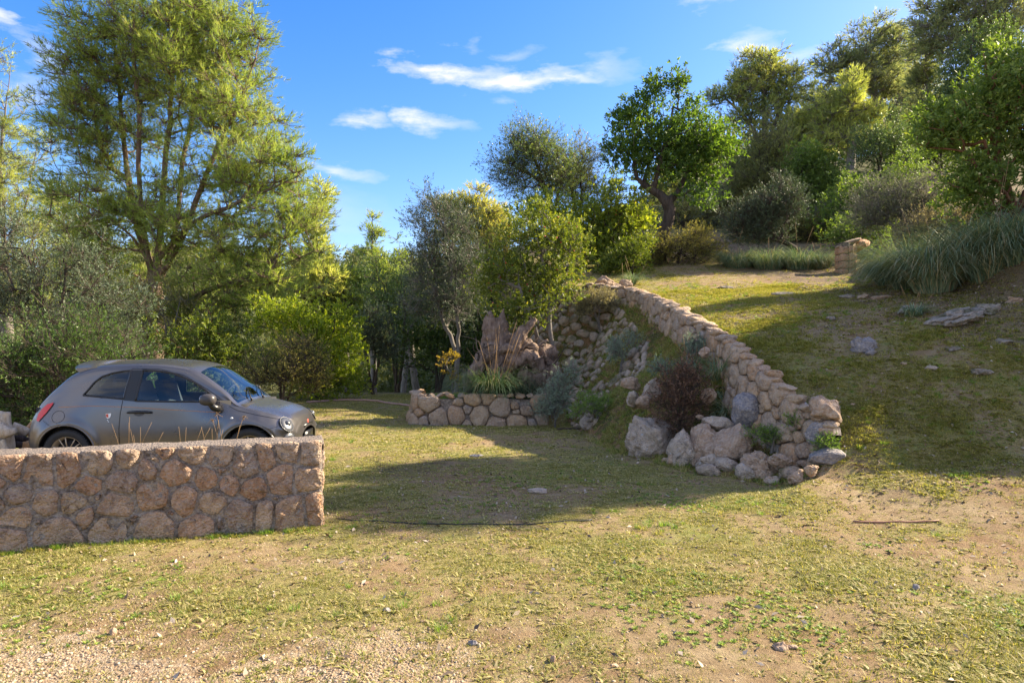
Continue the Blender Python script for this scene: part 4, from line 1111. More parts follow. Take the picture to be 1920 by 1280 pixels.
# ---- bright arbutus in the middle
Ya = 15.6; base = at(1036, 745, Ya); base[2] = tz(base[0], base[1])
plant('arbutus_tree', 'bright yellow green tree with small red fruit leaning over the tree stump', 'tree', base,
      [[base - [0, 0, .1], at(1036, 690, Ya), at(1032, 620, Ya), at(1030, 580, Ya), at(1020, 500, Ya), at(1005, 430, Ya)], [at(1036, 700, Ya), at(1010, 650, Ya - .1), at(998, 600, Ya - .2), at(975, 540, Ya - .3)],
       [at(1030, 590, Ya), at(1060, 520, Ya + .1), at(1070, 450, Ya)]],
      [px_blob(1005, 440, Ya, 62, 50), px_blob(1065, 460, Ya, 45, 48), px_blob(960, 500, Ya, 66, 52), px_blob(1035, 530, Ya, 62, 52), px_blob(920, 540, Ya, 40, 40, None, .8), px_blob(975, 580, Ya, 70, 36), px_blob(1095, 445, Ya, 20, 12, None, .4)],
      380, L_lime, M_bark_grey, 42, fv(F_ARB, ll=.075, lw=.027, shoots=9, rc=.24), base_r=.075, rmin=.004, step=.2, berries=110, bmat=M_berry)
# ---- olive with thin crown, on the terrace
Yt = 25.0; base = at(1035, 490, Yt); base[2] = tz(base[0], base[1])
plant('olive_tree', 'dark thin leaved wild olive with an open round crown against the sky', 'tree', base,
      [[base - [0, 0, .2], at(1038, 400, Yt), at(1020, 350, Yt), at(1000, 290, Yt), at(1000, 240, Yt)], [at(1038, 400, Yt), at(1055, 340, Yt), at(1070, 290, Yt)], [at(1015, 340, Yt), at(965, 310, Yt), at(940, 300, Yt)]],
      [px_blob(1000, 280, Yt, 55, 52), px_blob(960, 320, Yt, 45, 50, None, .8), px_blob(1040, 320, Yt, 50, 50), px_blob(1005, 350, Yt, 70, 30, None, .5)],
      340, L_oak, M_bark_dark, 43, fv(F_OLIVE, ll=.075, lw=.024, shoots=10, leaves=8, rc=.4, slen=.3), base_r=.14, rmin=.005, step=.3)
quick('olive_tree', 'warm toned olive tree behind the right side of the open dark crown', 'tree', 1085, 480, 27.0,
      [(1085, 320, 42, 60), (1060, 360, 50, 45), (1110, 370, 35, 45)], 170, L_olive_y, M_bark_dark, 44, fv(F_OLIVE, ll=.085, lw=.026, shoots=10, rc=.4, slen=.3), stems=3, base_r=.13)
quick('arbutus_tree', 'big dark green glossy leaved bush tree on the terrace corner', 'tree', 1130, 520, 21.0,
      [(1150, 400, 60, 50), (1080, 410, 60, 50), (1010, 400, 50, 40), (1180, 440, 45, 45), (1110, 470, 70, 45), (1160, 350, 30, 30, .5), (1200, 410, 25, 35, .6)], 420, L_green, M_bark_dark, 45, fv(F_ARB, ll=.10, lw=.036, rc=.32), stems=5, base_r=.1, berries=60, bmat=M_berry)
quick('arbutus_bush', 'yellow green leafy bush lit by the sun beside the terrace corner boulders', 'bush', 1185, 520, 20.0,
      [(1185, 480, 35, 32), (1150, 500, 32, 22), (1205, 455, 20, 24)], 90, L_lime, M_bark_dark, 46, fv(F_ARB, ll=.10, lw=.03), stems=4, base_r=.05)
# ---- carob
Yc = 22.5; base = at(1237, 466, Yc); base[2] = tz(base[0], base[1])
plant('carob_tree', 'carob tree with a thick curved leaning trunk and upright leafy shoots', 'tree', base,
      [[base - [0, 0, .3], at(1248, 430, Yc), at(1261, 395, Yc), at(1250, 375, Yc), at(1225, 357, Yc), at(1200, 345, Yc), at(1188, 325, Yc), at(1190, 280, Yc)],
       [at(1256, 382, Yc), at(1285, 340, Yc + .3), at(1310, 290, Yc + .4), at(1345, 260, Yc + .4)], [at(1225, 357, Yc), at(1235, 310, Yc - .3), at(1250, 250, Yc - .3), at(1262, 200, Yc - .3)],
       [at(1205, 345, Yc), at(1220, 300, Yc + .3), at(1225, 200, Yc + .3)]],
      [px_blob(1225, 245, Yc, 70, 48), px_blob(1190, 290, Yc, 48, 45), px_blob(1290, 270, Yc, 70, 52), px_blob(1345, 275, Yc, 50, 40), px_blob(1330, 340, Yc, 40, 45, None, .8), px_blob(1250, 310, Yc, 70, 30, None, .8),
       px_blob(1145, 285, Yc, 18, 24, None, .5), px_blob(1226, 172, Yc, 8, 34, .2, 4), px_blob(1270, 168, Yc, 9, 38, .2, 4), px_blob(1203, 196, Yc, 8, 26, .2, 4), px_blob(1180, 210, Yc, 8, 26, .2, 4), px_blob(1300, 205, Yc, 10, 14, .25, 2.5), px_blob(1160, 222, Yc, 8, 18, .2, 3), px_blob(1285, 375, Yc, 26, 16, None, .5)],
      410, L_carob, M_bark_dark, 47, fv(F_ARB, ll=.12, lw=.05, rc=.30, shoots=8, leaves=8, slen=.16), base_r=.19, rmin=.006, sides=9, step=.3)
# low scrub under the carob
quick('heath_bush', 'low dark scrub under the carob tree trunk', 'bush', 1270, 505, 22.0,
      [(1260, 470, 60, 25), (1320, 475, 50, 28), (1230, 485, 40, 20), (1300, 445, 40, 25, .7)], 150, L_heath, M_bark_dark, 48, fv(F_OLIVE, ll=.06, lw=.02, shoots=13), stems=6, base_r=.05)
quick('olive_shrub', 'dark olive bush with a bare arching stem on the upper slope', 'shrub', 1500, 490, 21.5,
      [(1440, 400, 60, 42), (1400, 420, 42, 36), (1470, 380, 36, 36, .8), (1430, 440, 50, 20, .7)], 260, L_dusk, M_bark_dark, 49, fv(F_OLIVE, ll=.06, lw=.02, shoots=14), base_r=.08,
      trunks=[[at(1505, 492, 21.5), at(1490, 462, 21.5), at(1455, 450, 21.5), at(1430, 420, 21.5), at(1430, 380, 21.5)], [at(1450, 450, 21.5), at(1410, 440, 21.5), at(1395, 410, 21.5)]])
quick('holm_oak', 'dense dark bush between the olive bush and the big right hand tree', 'bush', 1660, 430, 26.0,
      [(1660, 260, 50, 45), (1625, 290, 30, 36), (1690, 290, 45, 50)], 210, L_oak, M_bark_dark, 50, F_OAK, stems=3, base_r=.1)
quick('green_bush', 'fresh green bush on the slope above the little stone pillar', 'bush', 1600, 440, 24.0,
      [(1600, 370, 55, 45), (1660, 370, 50, 50), (1560, 400, 50, 45), (1630, 420, 60, 35), (1700, 330, 40, 60)], 300, L_deep, M_bark_dark, 51, fv(F_ARB, ll=.085, lw=.034, rc=.32), stems=5, base_r=.08, berries=50, bmat=M_berry)
quick('green_bush', 'dark leafy bush left of the fresh green bush under the grey pines', 'bush', 1520, 420, 27.0,
      [(1520, 300, 45, 32), (1540, 340, 36, 40), (1500, 350, 30, 40)], 200, L_deep, M_bark_dark, 52, fv(F_ARB, ll=.1, lw=.04, rc=.36), stems=4, base_r=.1)
quick('heath_bush', 'olive brown tall bush between the carob and the dark leafy bush', 'bush', 1430, 440, 29.0,
      [(1440, 280, 45, 50), (1410, 340, 60, 55), (1460, 340, 40, 45)], 230, L_olive_y, M_bark_dark, 53, fv(F_OLIVE, ll=.10, lw=.032, shoots=11, rc=.42), stems=4, base_r=.12)
quick('grey_shrub', 'silvery grey shrub among dry stalks on the bank above the grass clumps', 'shrub', 1680, 470, 15.5,
      [(1670, 390, 60, 42), (1730, 380, 50, 46), (1630, 410, 34, 28), (1760, 420, 40, 32)], 190, leaf_mat('grey_shrub_leaves', [(0, (.10, .12, .07)), (.5, (.19, .21, .13)), (1, (.32, .31, .22))], .25, .6, .2, (1.1, 1.1, .7)), M_bark_grey, 54, fv(F_OLIVE, ll=.045, lw=.013, shoots=12), stems=7, base_r=.04)
quick('heath_bush', 'low brown green scrub filling the slope behind the arching bare stem', 'bush', 1500, 470, 25.0, [(1480, 430, 50, 32), (1540, 430, 50, 30), (1420, 460, 40, 20)], 190, L_heath, M_bark_dark, 81, fv(F_OLIVE, ll=.07, lw=.022, shoots=13), stems=6, base_r=.05)
quick('green_bush', 'dark scrub reaching the ground left of the grey shrub', 'bush', 1600, 470, 21.5, [(1590, 440, 45, 30), (1640, 430, 40, 34)], 150, L_deep, M_bark_dark, 82, fv(F_ARB, ll=.07, lw=.03, rc=.3), stems=6, base_r=.05)
quick('heath_bush', 'straw coloured scrub between the strawberry tree and the grey shrub', 'bush', 1780, 450, 14.8, [(1770, 430, 45, 26), (1720, 440, 45, 22), (1820, 430, 40, 26)], 150, L_pale, M_bark_grey, 83, fv(F_OLIVE, ll=.045, lw=.013, shoots=11), stems=7, base_r=.03)
quick('holm_oak', 'dark tree closing the gap on the hill behind the pale feathery pine', 'tree', 1480, 400, 33.0, [(1480, 330, 50, 40), (1540, 350, 60, 40), (1400, 300, 36, 36, .7)], 200, L_oak, M_bark_dark, 84, fv(F_OAK, ll=.09, lw=.05, rc=.5), stems=4, base_r=.12)
quick('green_bush', 'mid green tree on the hill right behind the black green oak', 'tree', 1760, 320, 28.0, [(1750, 280, 50, 40), (1700, 300, 50, 40), (1800, 260, 50, 50)], 210, L_deep, M_bark_dark, 85, fv(F_ARB, ll=.11, lw=.045, rc=.42), stems=4, base_r=.1)
# ---- right-hand arbutus
Yr = 12.6; base = at(1893, 432, Yr); base[2] = tz(base[0], base[1]) - .05
plant('arbutus_tree', 'large dark glossy strawberry tree with cream flower clusters at the right edge', 'tree', base,
      [[base, at(1905, 395, Yr), at(1885, 350, Yr), at(1870, 290, Yr), at(1860, 200, Yr), at(1850, 130, Yr)], [at(1903, 400, Yr), at(1935, 350, Yr), at(1960, 260, Yr + .2), at(1950, 150, Yr)]],
      [px_blob(1860, 170, Yr, 62, 55), px_blob(1800, 240, Yr, 66, 50), px_blob(1900, 250, Yr, 70, 70), px_blob(1765, 250, Yr, 52, 36), px_blob(1830, 330, Yr, 62, 50), px_blob(1800, 370, Yr, 45, 40, None, .7), px_blob(1960, 160, Yr, 66, 70),
       px_blob(1970, 290, Yr, 60, 70), px_blob(1848, 100, Yr, 8, 22, .12, 1.2), px_blob(1872, 95, Yr, 8, 16, .12, 1.2), px_blob(1902, 100, Yr, 8, 16, .12, 1.2), px_blob(1730, 215, Yr, 20, 20, .3, .6), px_blob(1860, 390, Yr, 40, 30, None, .5)],
      640, L_deep, M_bark_red, 55, fv(F_ARB, ll=.085, lw=.03, rc=.20, shoots=8, slen=.08), base_r=.10, rmin=.004, step=.2, berries=150, bmat=M_flower)
quick('heath_bush', 'grey brown scrub showing under the carob crown on the hill behind', 'bush', 1280, 440, 30.0, [(1200, 420, 50, 26), (1270, 400, 60, 30), (1340, 400, 50, 34), (1380, 380, 40, 40)], 190, L_olive_y, M_bark_dark, 86, fv(F_OLIVE, ll=.09, lw=.03, shoots=12, rc=.4), stems=6, base_r=.06)
# ---- background pines up the hill
def bg_pine(label, px, base_py, Y, blobs, n, seed, mat=L_pine_far, fol=None, trunks=None, **k):
    f = fv(F_PINE, rc=.46, shoots=11, leaves=10, ll=.24, lw=.036, slen=.3, twr=.010); f.update(fol or {})
    return quick('pine_tree', label, 'tree', px, base_py, Y, blobs, n, mat, M_bark_grey, seed, f, trunks=trunks, base_r=.22, rmin=.012, step=.5, rtip=.012, **k)
Y1 = 38.0
bg_pine('open crowned pine right behind the carob tree', 1435, 330, Y1, [(1430, 130, 52, 42), (1400, 165, 50, 34), (1470, 165, 42, 40), (1355, 180, 35, 24, .8), (1440, 210, 60, 30, .7), (1380, 225, 45, 24, .6), (1490, 145, 18, 24, .5)], 230, 61,
        trunks=[[at(1435, 340, Y1), at(1434, 260, Y1), at(1432, 190, Y1), at(1428, 100, Y1)], [at(1434, 290, Y1), at(1400, 220, Y1), at(1360, 185, Y1)], [at(1434, 280, Y1), at(1460, 210, Y1), at(1480, 160, Y1)]])
Y2 = 40.0
bg_pine('tall pine with a leaning pale trunk in the middle of the hillside trees', 1655, 300, Y2, [(1640, 80, 60, 42), (1680, 100, 36, 50), (1590, 115, 50, 36), (1545, 125, 26, 26, .8), (1620, 150, 50, 40), (1670, 160, 40, 40, .8), (1570, 155, 36, 20, .6)], 250, 62, mat=L_pine_grey, fol=dict(shoots=11),
        trunks=[[at(1658, 300, Y2), at(1650, 225, Y2), at(1636, 160, Y2), at(1632, 60, Y2)], [at(1640, 180, Y2), at(1590, 140, Y2), at(1545, 125, Y2)], [at(1640, 160, Y2), at(1675, 110, Y2), at(1690, 80, Y2)]])
bg_pine('pale young pine in front of the tall leaning pine', 1595, 310, 36.0, [(1600, 165, 16, 30), (1580, 190, 36, 30), (1610, 215, 40, 34), (1550, 215, 36, 28), (1560, 260, 50, 30), (1640, 240, 26, 30, .6)], 170, 63, mat=L_pine_pale)
bg_pine('pale feathery pine low between the carob and the pale young pine', 1505, 330, 37.0, [(1500, 230, 30, 30), (1530, 225, 26, 26), (1480, 265, 24, 30)], 90, 64, mat=L_pine_pale)
Y3 = 33.0
bg_pine('big spreading grey green pine filling the top right corner', 1830, 200, Y3, [(1790, 20, 80, 50), (1880, 0, 80, 50), (1760, 90, 50, 50), (1840, 60, 70, 40), (1960, 40, 60, 70), (1730, 40, 26, 50, .7), (1850, -60, 90, 40)], 340, 65, mat=L_pine_grey,
        trunks=[[at(1840, 240, Y3), at(1860, 160, Y3), at(1850, 60, Y3), at(1800, 0, Y3)], [at(1856, 120, Y3), at(1900, 60, Y3), at(1930, 0, Y3)]])
quick('holm_oak', 'black green holm oak showing under the top right pine', 'tree', 1840, 250, 30.0, [(1850, 90, 55, 42), (1800, 130, 36, 42), (1900, 120, 40, 45), (1790, 180, 40, 40, .8)], 260, L_oak, M_bark_dark, 66, fv(F_OAK, ll=.08, lw=.045, rc=.45), stems=3, base_r=.15)
bg_pine('thin dark pine between the tall leaning pine and the top right pine', 1735, 260, 35.0, [(1735, 150, 30, 50), (1725, 90, 18, 50), (1745, 210, 40, 40)], 110, 67, mat=L_pine_grey)
bg_pine('pale pine tree far behind at the right above the grey shrub', 1700, 300, 44.0, [(1700, 240, 50, 50), (1660, 260, 40, 40), (1740, 260, 50, 50)], 110, 68, mat=L_pine_pale)
bg_pine('dark full pine standing behind the gap between the two tall hillside pines', 1545, 320, 43.0, [(1530, 170, 40, 40), (1560, 210, 50, 40), (1500, 250, 50, 50), (1600, 260, 60, 50)], 190, 87, mat=L_pine_grey)
bg_pine('dark pine closing the hillside behind the leaning pale trunk', 1690, 300, 45.0, [(1690, 130, 50, 50), (1720, 190, 50, 50), (1660, 220, 60, 50)], 190, 88, mat=L_pine_grey)
# ---- pines beyond the lawn
bg_pine('slender pine standing up alone above the valley trees', 703, 560, 46.0, [(700, 410, 8, 14), (702, 440, 16, 18), (695, 475, 24, 20), (710, 510, 28, 28), (685, 545, 30, 30)], 100, 71, mat=L_pine)
bg_pine('smaller pine immediately right of the slender valley pine', 748, 560, 48.0, [(747, 455, 8, 14), (748, 485, 16, 18), (758, 525, 30, 28), (740, 560, 40, 28)], 80, 72, mat=L_pine)
bg_pine('bushy pine behind the slim grey tree', 880, 560, 36.0, [(885, 380, 34, 30), (850, 395, 26, 24), (900, 420, 40, 34), (870, 450, 46, 36), (930, 430, 26, 44)], 190, 73)
bg_pine('light sprayed pine right of the huge pine', 605, 560, 33.0, [(600, 375, 14, 34), (588, 430, 24, 34), (605, 480, 30, 32), (600, 530, 50, 40), (560, 560, 60, 30)], 170, 74, mat=L_pine_pale)
bg_pine('yellow green pine thicket at the right foot of the huge pine', 640, 640, 34.0, [(645, 520, 34, 24), (640, 565, 60, 34), (600, 610, 70, 36), (690, 590, 50, 30)], 190, 75, mat=L_pine)
bg_pine('yellow green young pine left of the slim grey tree', 790, 650, 40.0, [(785, 525, 30, 30), (740, 590, 36, 30), (800, 580, 36, 40)], 110, 76, mat=L_pine)
quick('heath_bush', 'brown flowering bush behind the slim grey tree', 'bush', 935, 600, 27.0, [(930, 450, 26, 34), (900, 480, 26, 30), (945, 490, 26, 30)], 100, L_heath, M_bark_dark, 77, fv(F_OLIVE, ll=.09, lw=.03, rc=.35), stems=3, base_r=.1)
bg_pine('pine showing low at the left between the pale pine and the huge pine', 120, 640, 34.0, [(110, 380, 40, 40), (90, 440, 60, 50), (150, 450, 50, 50), (130, 520, 70, 50)], 150, 78, mat=L_pine)

# ---- far wood on the valley side and hillside thicket
def far_wood():
    rng = np.random.default_rng(99); Vs = []; Fs = []; va = []; n = 0
    T = 1100
    X = rng.uniform(-110, 60, T * 3); Y = rng.uniform(58, 200, T * 3)
    ok = (np.abs(X / Y) < .95); X, Y = X[ok][:T], Y[ok][:T]
    Z = terrain(X, Y, False)
    H = rng.uniform(3.0, 6.5, len(X)); W = H * rng.uniform(.3, .45, len(X))
    k = 200
    g = nrm(rng.normal(size=(len(X), k, 3))) * (rng.random((len(X), k, 1)) ** .4)
    lump = 1 + .35 * vnoise(g * 2.2 + X[:, None, None], 5)[..., None]
    P = np.stack([X, Y, Z + H * .62], -1)[:, None] + g * lump * np.stack([W, W, H * .48], -1)[:, None]
    P = P.reshape(-1, 3); N_ = len(P)
    d = nrm(rng.normal(size=(N_, 3)) + [0, 0, .7]); s = nrm(np.cross(d, rng.normal(size=(N_, 3))))
    L = rng.uniform(.35, .8, N_)[:, None]
    V = np.stack([P - s * L * .3, P + s * L * .3, P + d * L], 1).reshape(-1, 3)
    tv = np.repeat(rng.random(len(X)), k); var = np.clip(.5 * tv + .5 * rng.random(N_), 0, 1)
    o = obj('distant_wood', mesh('distant_wood', V, np.arange(len(V)).reshape(-1, 3), leaf_mat('distant_foliage', [(0, (.05, .075, .03)), (.5, (.11, .13, .045)), (1, (.20, .20, .08))], .3, .6, .2, (1.2, 1.2, .5)), False, dict(var=np.repeat(var, 3))), kind='stuff')
    o['label'] = 'pine covered hillside on the far side of the valley'; o['category'] = 'woodland'
far_wood()
# ------------------------------------------------------------------ the car
def build_car():
    TX = [-.595, -.58, -.54, -.46, -.35, -.22, -.05, .12, .32, .6, .95, 1.27, 1.50, 1.62, 1.79, 1.96, 2.13, 2.25, 2.46, 2.66, 2.78, 2.83, 2.86, 2.875]
    row = lambda *v: np.array(v, float)
    z0 = row(.36, .30, .26, .24, .22, .2, .19, .18, .18, .18, .18, .18, .18, .18, .18, .18, .19, .19, .2, .21, .22, .24, .27, .32)
    w0 = row(.42, .52, .60, .67, .72, .745, .755, .76, .76, .76, .76, .76, .76, .76, .76, .76, .76, .755, .745, .70, .61, .52, .44, .34)
    z1 = row(.47, .47, .48, .50, .52, .54, .55, .55, .54, .53, .52, .52, .52, .53, .54, .55, .56, .56, .55, .53, .50, .46, .43, .41)
    w1 = row(.46, .58, .67, .74, .79, .812, .815, .81, .80, .795, .79, .79, .795, .80, .808, .813, .813, .81, .80, .765, .68, .58, .48, .36)
    z2 = row(.56, .62, .68, .76, .82, .87, .905, .93, .95, .955, .95, .94, .93, .92, .905, .885, .86, .835, .785, .72, .64, .585, .54, .49)
    w2 = row(.40, .52, .61, .67, .71, .735, .75, .757, .76, .76, .76, .76, .757, .755, .75, .745, .735, .725, .70, .65, .57, .47, .38, .27)
    z3 = row(.59, .66, .74, .88, 1.01, 1.13, 1.275, 1.35, 1.395, 1.415, 1.42, 1.395, 1.345, 1.285, 1.175, 1.05, .90, .865, .815, .755, .69, .63, .575, .51)
    w3 = row(.30, .42, .52, .565, .585, .60, .60, .60, .60, .60, .60, .60, .60, .605, .625, .655, .69, .63, .57, .52, .46, .37, .29, .20)
    z4 = row(.61, .69, .80, .95, 1.075, 1.20, 1.345, 1.43, 1.462, 1.483, 1.487, 1.468, 1.425, 1.375, 1.245, 1.10, .935, .90, .855, .80, .735, .68, .61, .535)
    def samp(tab, x):
        # smooth monotone-ish interpolation (Catmull-Rom with limited slopes)
        X = np.array(TX); Yt = tab; i = np.clip(np.searchsorted(X, x) - 1, 0, len(X) - 2)
        h = np.diff(X); s = np.diff(Yt) / h
        m = np.zeros(len(X)); m[1:-1] = (s[:-1] * h[1:] + s[1:] * h[:-1]) / (h[:-1] + h[1:]); m[0] = s[0]; m[-1] = s[-1]
        t = (x - X[i]) / h[i]
        return (2 * t**3 - 3 * t**2 + 1) * Yt[i] + (t**3 - 2 * t**2 + t) * h[i] * m[i] + (-2 * t**3 + 3 * t**2) * Yt[i + 1] + (t**3 - t**2) * h[i] * m[i + 1]
    xs = np.unique(np.concatenate([np.linspace(-.595, -.46, 14), np.linspace(-.46, 2.7, 184), np.linspace(2.7, 2.875, 34)]))
    nv = 54
    def section(x):
        q = [samp(t, x) for t in (z0, w0, z1, w1, z2, w2, z3, w3, z4)]
        Z0, W0, Z1, W1, Z2, W2, Z3, W3, Z4 = q
        pts = np.array([(W0 - .05, Z0 - .03), (W0, Z0), (W0 + (W1 - W0) * .75, Z0 + (Z1 - Z0) * .5), (W1, Z1), (W1 - .012, Z1 + (Z2 - Z1) * .5), (W2, Z2),
                        (W2 + (W3 - W2) * .45, Z2 + (Z3 - Z2) * .55), (W3, Z3), (W3 * .80, Z3 + (Z4 - Z3) * .48), (W3 * .45, Z3 + (Z4 - Z3) * .87), (0, Z4)])
        return pts
    knots = np.array([0, .03, .13, .24, .37, .50, .66, .80, .87, .93, 1.0])
    vv = np.linspace(0, 1, nv)
    G = np.zeros((len(xs), nv, 3))
    for a, x in enumerate(xs):
        P = section(x)
        # Catmull-Rom through the control points
        i = np.clip(np.searchsorted(knots, vv, side='right') - 1, 0, len(knots) - 2); h = np.diff(knots)
        out = []
        for c in (0, 1):
            Yt = P[:, c]; s = np.diff(Yt) / h; m = np.zeros(len(knots)); m[1:-1] = (s[:-1] * h[1:] + s[1:] * h[:-1]) / (h[:-1] + h[1:]); m[0] = s[0]; m[-1] = 0 if c == 1 else s[-1]
            t = (vv - knots[i]) / h[i]
            out.append((2*t**3-3*t**2+1)*Yt[i] + (t**3-2*t**2+t)*h[i]*m[i] + (-2*t**3+3*t**2)*Yt[i+1] + (t**3-t**2)*h[i]*m[i+1])
        G[a, :, 0] = x; G[a, :, 1] = -out[0]; G[a, :, 2] = out[1]
    # rounded wheel arch flare
    for cx in (0.0, 2.30):
        r = np.hypot(G[..., 0] - cx, G[..., 2] - .30)
        G[..., 1] -= .018 * np.exp(-((r - .385) / .045) ** 2) * (G[..., 2] < .8)
    def side_y(x, z):
        "y of the near side surface at (x,z)"
        x = np.atleast_1d(np.asarray(x, float)); z = np.atleast_1d(np.asarray(z, float)); out = np.zeros(len(x))
        for k in range(len(x)):
            a = np.clip(np.searchsorted(xs, x[k]) - 1, 0, len(xs) - 2); f = (x[k] - xs[a]) / (xs[a + 1] - xs[a])
            S = G[a] * (1 - f) + G[a + 1] * f; m = int(nv * .92)
            out[k] = np.interp(z[k], S[:m, 2], S[:m, 1])
        return out
    Yc = 9.42
    root = thing('parked_car', 'small matt grey three-door hatchback with orange pinstripe parked behind the stone wall', 'car', (-5.675, Yc, 0), 0)
    root.scale = (.985, 1, .98); root.rotation_euler = (0, 0, math.radians(3.0))
    def paintm():
        m = new_mat('matt_grey_paint'); t = NT(m); out = t.N('ShaderNodeOutputMaterial'); b = t.N('ShaderNodeBsdfPrincipled'); t.L(b.outputs[0], out.inputs[0])
        tc = t.N('ShaderNodeTexCoord'); n = t.noise(tc.outputs['Object'], 3.0, 5, .6)
        t.L(t.mix(n, (.145, .135, .135), (.185, .175, .172)), b.inputs['Base Color']); b.inputs['Metallic'].default_value = .8
        t.L(t.math('ADD', .22, t.math('MULTIPLY', n, .14)), b.inputs['Roughness'])
        b.inputs['Coat Weight'].default_value = .25; b.inputs['Coat Roughness'].default_value = .28
        return m
    paint = paintm()
    black = simple('black_trim', (.012, .012, .013), .35, noise_amt=.1)
    rubber = simple('tyre_rubber', (.022, .022, .023), .75)
    dark = simple('dark_interior', (.018, .018, .02), .8)
    seatm = simple('seat_cloth', (.05, .055, .065), .8)
    gm_ = new_mat('window_glass'); t = NT(gm_); out = t.N('ShaderNodeOutputMaterial'); tr = t.N('ShaderNodeBsdfTransparent'); tr.inputs[0].default_value = (.72, .84, .88, 1)
    gl = t.N('ShaderNodeBsdfGlossy'); gl.inputs['Roughness'].default_value = .02; gl.inputs['Color'].default_value = (.9, .95, 1, 1)
    fr = t.N('ShaderNodeFresnel'); fr.inputs[0].default_value = 1.55; mx = t.N('ShaderNodeMixShader')
    t.L(t.math('MULTIPLY', fr.outputs[0], .9, True), mx.inputs[0]); t.L(tr.outputs[0], mx.inputs[1]); t.L(gl.outputs[0], mx.inputs[2]); t.L(mx.outputs[0], out.inputs[0])
    red = simple('red_lens', (.62, .01, .008), .3, coat=.15); chrome = simple('chrome', (.75, .76, .78), .12, 1.0)
    lens = simple('lamp_lens', (.07, .075, .085), .35, .2, spec=.5, coat=.2, noise_amt=.6, noise_scale=18)
    bronze = simple('bronze_rim', (.50, .40, .28), .45, .35); orange = simple('orange_line', (.50, .20, .05), .5)
    white = simple('white_print', (.8, .8, .78), .5); redp = simple('red_print', (.6, .08, .04), .5)
    # side glass outlines (x,z)
    W_rear = np.array([(.175, 1.035), (.225, 1.10), (.29, 1.20), (.38, 1.275), (.51, 1.32), (.64, 1.345), (.745, 1.352), (.715, 1.15), (.695, .985), (.45, 1.01)])
    W_front = np.array([(.845, .96), (.865, 1.15), (.885, 1.355), (1.10, 1.345), (1.28, 1.315), (1.42, 1.262), (1.57, 1.185), (1.72, 1.085), (1.86, .975), (1.70, .945), (1.30, .95)])
    def inpoly(px, pz, poly):
        r = np.zeros(px.shape, bool); n = len(poly)
        for i in range(n):
            (x1, y1), (x2, y2) = poly[i], poly[(i + 1) % n]
            c = ((y1 > pz) != (y2 > pz)) & (px < (x2 - x1) * (pz - y1) / (y2 - y1 + 1e-12) + x1); r ^= c
        return r
    nx_ = len(xs); i, j = np.meshgrid(np.arange(nx_ - 1), np.arange(nv - 1), indexing='ij'); i = i.ravel(); j = j.ravel()
    Gn = G.reshape(-1, 3)
    F = np.stack([i * nv + j, (i + 1) * nv + j, (i + 1) * nv + j + 1, i * nv + j + 1], 1)
    cen = Gn[F].mean(1); v_mid = vv[j]
    wind = inpoly(cen[:, 0], cen[:, 2], W_rear) | inpoly(cen[:, 0], cen[:, 2], W_front)
    wind &= v_mid < .85
    arch = ((np.hypot(cen[:, 0], cen[:, 2] - .30) < .355) | (np.hypot(cen[:, 0] - 2.30, cen[:, 2] - .30) < .355)) & (v_mid < .6)
    screen = (v_mid > .815) & (cen[:, 0] > 1.59) & (cen[:, 0] < 2.11)
    rearg = (v_mid > .82) & (cen[:, 0] > -.36) & (cen[:, 0] < .02)
    body = ~(wind | arch | screen | rearg)
    def both(F_, name, mat, off=0.0, smooth=True):
        A = Gn.copy()
        B = Gn * [1, -1, 1]; n = len(A)
        me = mesh(name, np.concatenate([A, B]), [F_, F_[:, ::-1] + n], mat, smooth)
        import bmesh as bm_
        b = bm_.new(); b.from_mesh(me); bm_.ops.remove_doubles(b, verts=b.verts, dist=.0004)
        loose = [v for v in b.verts if not v.link_faces]; bm_.ops.delete(b, geom=loose, context='VERTS'); b.to_mesh(me); b.free()
        me.update(); return me
    bo = obj('body', both(F[body], 'body', paint), root)
    obj('windscreen', both(F[screen], 'windscreen', gm_), root)
    obj('rear_window', both(F[rearg], 'rear_window', gm_), root)
    def patch(name, poly, mat, off=.003, parent=root, both_sides=True, res=.04, smooth=True):
        "sheet of polygon outline laid over the side"
        poly = np.array(poly, float)
        # dense outline + fan to grid: clip grid cells
        x0, x1 = poly[:, 0].min(), poly[:, 0].max(); z0_, z1_ = poly[:, 1].min(), poly[:, 1].max()
        V = []; Fs = {3: [], 4: []}; n = 0; import_n = 0
        gxs = np.arange(x0, x1 + res, res); gzs = np.arange(z0_, z1_ + res, res)
        out3 = []
        for a in range(len(gxs) - 1):
            for b_ in range(len(gzs) - 1):
                cell = [p for p in poly]
                for nn, dd in (((1, 0), gxs[a + 1]), ((-1, 0), -gxs[a]), ((0, 1), gzs[b_ + 1]), ((0, -1), -gzs[b_])):
                    if len(cell) >= 3: cell = clip_poly(cell, np.array(nn, float), dd)
                if len(cell) < 3: continue
                m = len(cell); V += [list(p) for p in cell]
                for k in range(1, m - 1): out3.append((n, n + k, n + k + 1))
                n += m
        V = np.array(V); y = side_y(V[:, 0], V[:, 1]) - off
        P = np.column_stack([V[:, 0], y, V[:, 1]]); Ft = np.array(out3)
        if both_sides: P = np.concatenate([P, P * [1, -1, 1]]); Ft = np.concatenate([Ft, Ft[:, ::-1] + n])
        me = mesh(name, P, Ft, mat, smooth)
        import bmesh as bm_
        b = bm_.new(); b.from_mesh(me); bm_.ops.remove_doubles(b, verts=b.verts, dist=.0005); b.to_mesh(me); b.free()
        return obj(name, me, parent)
